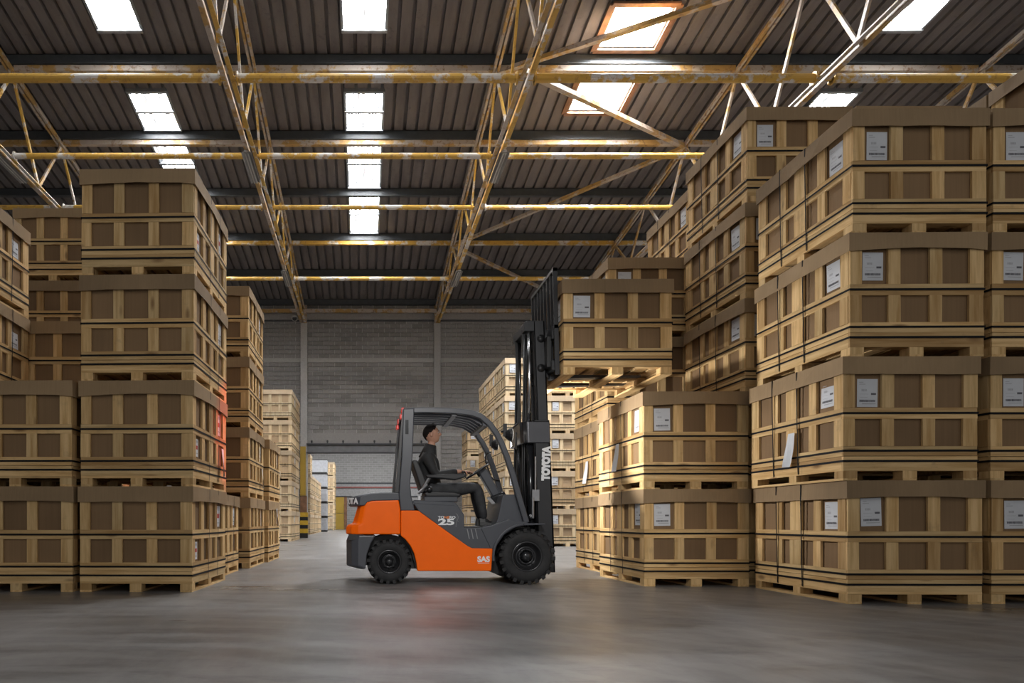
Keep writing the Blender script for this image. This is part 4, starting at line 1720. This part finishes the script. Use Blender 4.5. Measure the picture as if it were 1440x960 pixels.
# writing
def text(body, size, loc, rot, mat, parent, xs=1.0, bold=0.0, name='lettering', depth=0.001):
    cu = bpy.data.curves.new(name, 'FONT')
    cu.body = body
    cu.size = size
    cu.align_x = 'CENTER'
    cu.align_y = 'CENTER'
    cu.offset = bold
    cu.extrude = depth
    tmp = bpy.data.objects.new(name, cu)
    COL.objects.link(tmp)
    me = bpy.data.meshes.new_from_object(tmp.evaluated_get(bpy.context.evaluated_depsgraph_get()))
    bpy.data.objects.remove(tmp)
    me.materials.clear()
    me.materials.append(M[mat])
    o = bpy.data.objects.new(name, me)
    COL.objects.link(o)
    o.parent = parent
    o.location = Vector(loc) - wloc(parent)
    o.rotation_euler = rot
    o.scale = (xs, 1, 1)
    return o


x, z = P(768.4, 651.5, 8.275)
text('TOYOTA', 0.122, (x, 8.274, z), (PI / 2, -PI / 2 + 0.03, 0), 'white', FK, 0.80, 0.011)
x, z = P(680, 786.3, 8.09)
text('SAS', 0.088, (x, YN - 0.001, z), (PI / 2, 0, 0), 'white', FK, 1.05, 0.004)
x, z = P(680, 791.3, 8.09)
bm = newbm()
box(bm, x - 0.068, x + 0.068, YN - 0.002, YN, z - 0.003, z + 0.002)
obj('lettering_underline', bm, 'white', FK)
x, z = P(627.7, 734.0, 8.10)
text('25', 0.098, (x, YN + 0.011, z), (PI / 2, 0, 0), 'white', FK, 2.0, 0.004)
for s, px, m in (('TO', 620.3, 'white'), ('NE', 628.2, 'orange_print'), ('RO', 636.3, 'white')):
    x, z = P(px, 727.3, 8.10)
    text(s, 0.041, (x, YN + 0.011, z), (PI / 2, 0, 0), m, FK, 1.25, 0.001)
bm = newbm()
for a, b in (((641, 721.5), (645, 726)), ((645, 726), (643, 732)), ((643, 732), (645, 733)), ((643.5, 723), (641, 740)), ((641, 740), (642, 740))):
    xa, za = P(*a, 8.10)
    xb, zb2 = P(*b, 8.10)
    bar(bm, (xa, YN + 0.011, za), (xb, YN + 0.011, zb2), 0.003, 0.009, (0, 1, 0))
obj('stripe_mark', bm, 'steel', FK)
x, z = P(496.8, 704.8, 8.13)
text('TA', 0.098, (x + 0.008, YN + 0.026, z), (PI / 2, 0, math.radians(-42)), 'white', FK, 1.0, 0.004)
x, z = P(491.5, 704.8, 8.13)
text('O', 0.098, (x + 0.0, YN + 0.085, z), (PI / 2, 0, math.radians(-66)), 'white', FK, 0.9, 0.004)

# the crate on the forks
crate(-1, 2.338, 8.0, LOADZ, -0.004, 'pine slatted crate raised high on the forklift forks', GR, True, 0.16, None, False, (1.055, 1.0, 0.995))

# red warning beam of the tail lights
sp = lamp('tail_light_beam', 'SPOT', (lx - 0.10, 8.30, lz), 105, (1.0, 0.10, 0.07), 0.06, aim=(-1.9, 8.85, 1.85), spot_size=math.radians(40), spot_blend=0.5)
sp.parent = None

# ------------------------------------------------------------------ driver
SY = YC - 0.0
DR = thing('person', 'driver in black jacket and dark trousers seated in the forklift cab', 'person', (P(604, 0, SS)[0], SY, P(0, 700, SS)[1]))


def dp(px, py, dy=0.0):
    x, z = P(px, py, SS)
    return Vector((x, SY + dy, z))


def skin_mesh(name, verts, edges, sub=2):
    """verts: (pos, rx, ry); root is vertex 0"""
    me = bpy.data.meshes.new(name)
    me.from_pydata([tuple(v[0]) for v in verts], edges, [])
    o = bpy.data.objects.new(name, me)
    COL.objects.link(o)
    md = o.modifiers.new('skin', 'SKIN')
    md.use_smooth_shade = True
    for i, v in enumerate(verts):
        sv = me.skin_vertices[0].data[i]
        sv.radius = (v[1], v[2])
        sv.use_root = (i == 0)
    ss = o.modifiers.new('sub', 'SUBSURF')
    ss.levels = sub
    ss.render_levels = sub
    dg = bpy.context.evaluated_depsgraph_get()
    out = bpy.data.meshes.new_from_object(o.evaluated_get(dg))
    bpy.data.objects.remove(o)
    return out


def as_part(name, me, mat, parent):
    me.transform(Matrix.Translation(-wloc(parent)))
    me.materials.clear()
    me.materials.append(M[mat])
    for p in me.polygons:
        p.use_smooth = True
    o = bpy.data.objects.new(name, me)
    COL.objects.link(o)
    o.parent = parent
    return o


pel = dp(606, 689)
chest = dp(603, 662)
neck = dp(604.5, 640)
neck2 = dp(606.5, 628)


def body_graph(grow, torso=True, arms=True, legs=True, hands=True):
    V, E = [], []

    def add(p, rx, ry=None, prev=None):
        V.append((p, rx + grow, (ry or rx) + grow))
        if prev is not None:
            E.append((prev, len(V) - 1))
        return len(V) - 1
    r = add(pel, 0.12, 0.15)
    w = add(dp(604, 676), 0.115, 0.135, r)
    c = add(dp(601.5, 660), 0.128, 0.165, w)
    u = add(dp(600.5, 646), 0.108, 0.155, c)
    if torso:
        n = add(neck, 0.062, 0.066, u)
        if hands:
            n2 = add(neck2, 0.055 - grow, 0.057 - grow, n)
            add(dp(606.8, 619), 0.054 - grow, 0.055 - grow, n2)
    if arms:
        for s in (-1, 1):
            sh_ = add(dp(599.5, 645, s * 0.175), 0.068, None, u)
            el = add(dp(611, 670, s * 0.235) if s < 0 else dp(614, 668, 0.225), 0.047, None, sh_)
            hand = dp(641, 664.5, -0.20) if s < 0 else dp(655, 663, 0.10)
            m = add((V[el][0] + hand) / 2, 0.042, None, el)
            h = add(hand, 0.031 - (grow if hands else 0), 0.034 - (grow if hands else 0), m)
            if hands:
                palm = hand + Vector((0.05, 0.0, -0.003))
                pm = add(palm, 0.022 - grow, 0.040 - grow, h)
    if legs:
        for s in (-1, 1):
            hp_ = add(pel + Vector((0.03, s * 0.095, -0.005)), 0.088, None, r)
            md = add(dp(640, 688.5, s * 0.13), 0.076, None, hp_)
            kn = add(dp(669, 685.5, s * 0.15), 0.060, None, md)
            cf_ = add(dp(673, 706, s * 0.14), 0.054, None, kn)
            an = add(dp(678.5, 731, s * 0.13), 0.038, None, cf_)
            if hands:
                add(an_p(s), 0.036, None, an)
    return V, E


def an_p(s):
    return dp(690, 735.5, s * 0.13)


# hands: fingers as their own short chains
def finger_chain(pts, radii):
    bm = newbm()
    tube(bm, pts, 0.008, 8, radii)
    return bm


V, E = body_graph(-0.014)
for i in range(4):
    V[i] = (V[i][0], V[i][1] - 0.022, V[i][2] - 0.022)
body_me = skin_mesh('body', V, E, 2)
bmB = newbm()
bmB.from_mesh(body_me)
# head: sculpted spheroid, looking along +x and slightly up
hc = dp(607.0, 610.5)
tilt = math.radians(8)
bmH = newbm()
bmesh.ops.create_uvsphere(bmH, u_segments=48, v_segments=36, radius=1.0)


def g(x, s):
    return math.exp(-(x / s) ** 2)


for v in bmH.verts:
    n = v.co.copy()
    f, s, u = n.x, n.y, n.z
    az = math.atan2(s, f)
    x = f * (0.098 if f > 0 else 0.104)
    y = s * 0.076
    z = u * 0.118
    low = max(0.0, -u)
    y *= 1 - 0.22 * low - 0.10 * max(0, f)
    if f > 0:
        x *= 1 - 0.06 * low * 0
        z -= 0.010 * low * f
    if f < 0:
        x *= 1 - 0.30 * low
    fr = max(0.0, f)
    x += 0.028 * g(az, 0.17) * g(u + 0.16, 0.15) * (fr > 0)                 # nose tip
    x += 0.012 * g(az, 0.15) * g(u - 0.02, 0.16) * (fr > 0)                 # bridge
    x += 0.006 * g(az, 0.5) * g(u - 0.22, 0.08) * (fr > 0)                  # brow
    x -= 0.010 * (g(az - 0.42, 0.2) + g(az + 0.42, 0.2)) * g(u - 0.07, 0.10) * (fr > 0)   # eye sockets
    x += 0.008 * g(az, 0.28) * g(u + 0.44, 0.05) * (fr > 0)                 # upper lip
    x += 0.007 * g(az, 0.26) * g(u + 0.54, 0.05) * (fr > 0)                 # lower lip
    x -= 0.004 * g(az, 0.3) * g(u + 0.49, 0.025) * (fr > 0)
    x += 0.016 * g(az, 0.35) * g(u + 0.78, 0.14) * (fr > 0)                 # chin
    ct, st_ = math.cos(tilt), math.sin(tilt)
    v.co = hc + Vector((x * ct - z * st_, y, z * ct + x * st_))


def head_pt(x, y, z):
    ct, st_ = math.cos(tilt), math.sin(tilt)
    return hc + Vector((x * ct - z * st_, y, z * ct + x * st_))


def merge(dst, src):
    me = bpy.data.meshes.new('tmp')
    src.to_mesh(me)
    src.free()
    dst.from_mesh(me)
    bpy.data.meshes.remove(me)


merge(bmB, bmH)
for s in (-1, 1):                                                         # ears
    b = newbm()
    ball(b, (0, 0, 0), 0.018, 0.010, 0.031, 12, 8)
    bmesh.ops.translate(b, verts=b.verts, vec=head_pt(-0.012, s * 0.076, -0.008))
    merge(bmB, b)
# fingers
for s, hand in ((-1, dp(641, 664.5, -0.20)), (1, dp(655, 663, 0.10))):
    for k, (ln, off) in enumerate(((0.070, -0.030), (0.080, -0.010), (0.075, 0.010), (0.058, 0.029))):
        p0 = hand + Vector((0.068, off, 0.004))
        d1 = Vector((0.80, 0, -0.25)).normalized()
        d2 = Vector((0.45, 0, -0.9)).normalized()
        d3 = Vector((-0.15, 0, -1)).normalized()
        pts = [p0 - d1 * 0.02, p0, p0 + d1 * ln * 0.42, p0 + d1 * ln * 0.42 + d2 * ln * 0.33, p0 + d1 * ln * 0.42 + d2 * ln * 0.33 + d3 * ln * 0.25]
        b = finger_chain(pts, [0.0095, 0.0095, 0.0088, 0.008, 0.006])
        merge(bmB, b)
    p0 = hand + Vector((0.035, s * 0.034 if s > 0 else 0.034, -0.004))
    b = finger_chain([p0, p0 + Vector((0.028, 0.018, -0.008)), p0 + Vector((0.055, 0.016, -0.022)), p0 + Vector((0.072, 0.008, -0.032))], [0.012, 0.0115, 0.010, 0.007])
    merge(bmB, b)
body_o = obj('body', bmB, 'skin', DR, smooth=True)
rm = body_o.modifiers.new('remesh', 'REMESH')
rm.mode = 'VOXEL'
rm.voxel_size = 0.0055
rm.use_smooth_shade = True
dg = bpy.context.evaluated_depsgraph_get()
fused = bpy.data.meshes.new_from_object(body_o.evaluated_get(dg))
body_o.modifiers.clear()
body_o.data = fused
# hair: cap over crown, back and sides
bm = newbm()
bmesh.ops.create_uvsphere(bm, u_segments=36, v_segments=24, radius=1.0)
kill = []
for v in bm.verts:
    f, s, u = v.co
    az = abs(math.atan2(s, f))
    hairline = 0.62 - 0.45 * max(0, (az - 0.5)) if az < 1.3 else (0.25 - 0.55 * (az - 1.3))
    hairline = max(hairline, -0.62)
    if u < hairline:
        kill.append(v)
    x = f * (0.104 if f > 0 else 0.114)
    y = s * 0.083 * (1 - 0.18 * max(0, -u))
    z = u * 0.127 + 0.004
    if f < 0:
        x *= 1 - 0.26 * max(0.0, -u)
    if f > 0.2 and u > 0.5:
        z += 0.012
        x += 0.006
    v.co = head_pt(x, y, z)
bmesh.ops.delete(bm, geom=kill, context='VERTS')
ho = obj('hair', bm, 'hair', DR, smooth=True)
md = ho.modifiers.new('solid', 'SOLIDIFY')
md.thickness = 0.012
for s in (-1, 1):
    bm = newbm()
    c = head_pt(0.082, s * 0.030, 0.008)
    ball(bm, c, 0.010, 0.013, 0.009, 10, 8)
    obj('eye', bm, 'eyewhite', DR, smooth=True)
    bm = newbm()
    ball(bm, head_pt(0.091, s * 0.031, 0.008), 0.004, 0.006, 0.006, 8, 6)
    obj('iris', bm, 'hair', DR, smooth=True)
    bm = newbm()
    tube(bm, [head_pt(0.098, s * 0.012, 0.024), head_pt(0.096, s * 0.030, 0.029), head_pt(0.084, s * 0.047, 0.024)], 0.004, 6)
    obj('eyebrow', bm, 'hair', DR, smooth=True)
V, E = body_graph(0.012, legs=False, hands=False)
V[0] = (pel, 0.13, 0.165)
V[4] = (dp(604.0, 639), 0.082, 0.09)
as_part('jacket', skin_mesh('jacket', V, E, 2), 'jacket', DR)
bm = newbm()
tube(bm, [dp(601.5, 645), dp(604.0, 634), dp(606.0, 625.5)], 0.07, 16, [0.120, 0.092, 0.070])
obj('collar', bm, 'jacket', DR, smooth=True)
V, E = body_graph(0.014, torso=False, arms=False, hands=False)
V2 = V[:2] + V[4:]
keep = {0: 0, 1: 1}
for i in range(4, len(V)):
    keep[i] = i - 2
E2 = [(keep[a], keep[b]) for a, b in E if a in keep and b in keep]
V2[1] = (dp(605, 682), 0.125, 0.15)
as_part('trousers', skin_mesh('trousers', V2, E2, 2), 'trousers', DR)
for s in (-1, 1):
    y = s * 0.13
    bm = newbm()
    a = dp(677, 733, y)
    loft(bm, [[Vector((a.x + px_, a.y + w, a.z + h)) for w, h in ((-hw, -0.055), (hw, -0.055), (hw * 0.95, -0.02 + hh * 0.3), (hw * 0.5, hh), (-hw * 0.5, hh), (-hw * 0.95, -0.02 + hh * 0.3))]
              for px_, hw, hh in ((-0.055, 0.030, 0.0), (-0.045, 0.038, 0.045), (0.02, 0.042, 0.05), (0.08, 0.046, 0.01), (0.15, 0.048, -0.01), (0.20, 0.040, -0.022), (0.225, 0.022, -0.035))])
    obj('shoe', bm, 'shoe', DR, smooth=False, bevel=0.008)
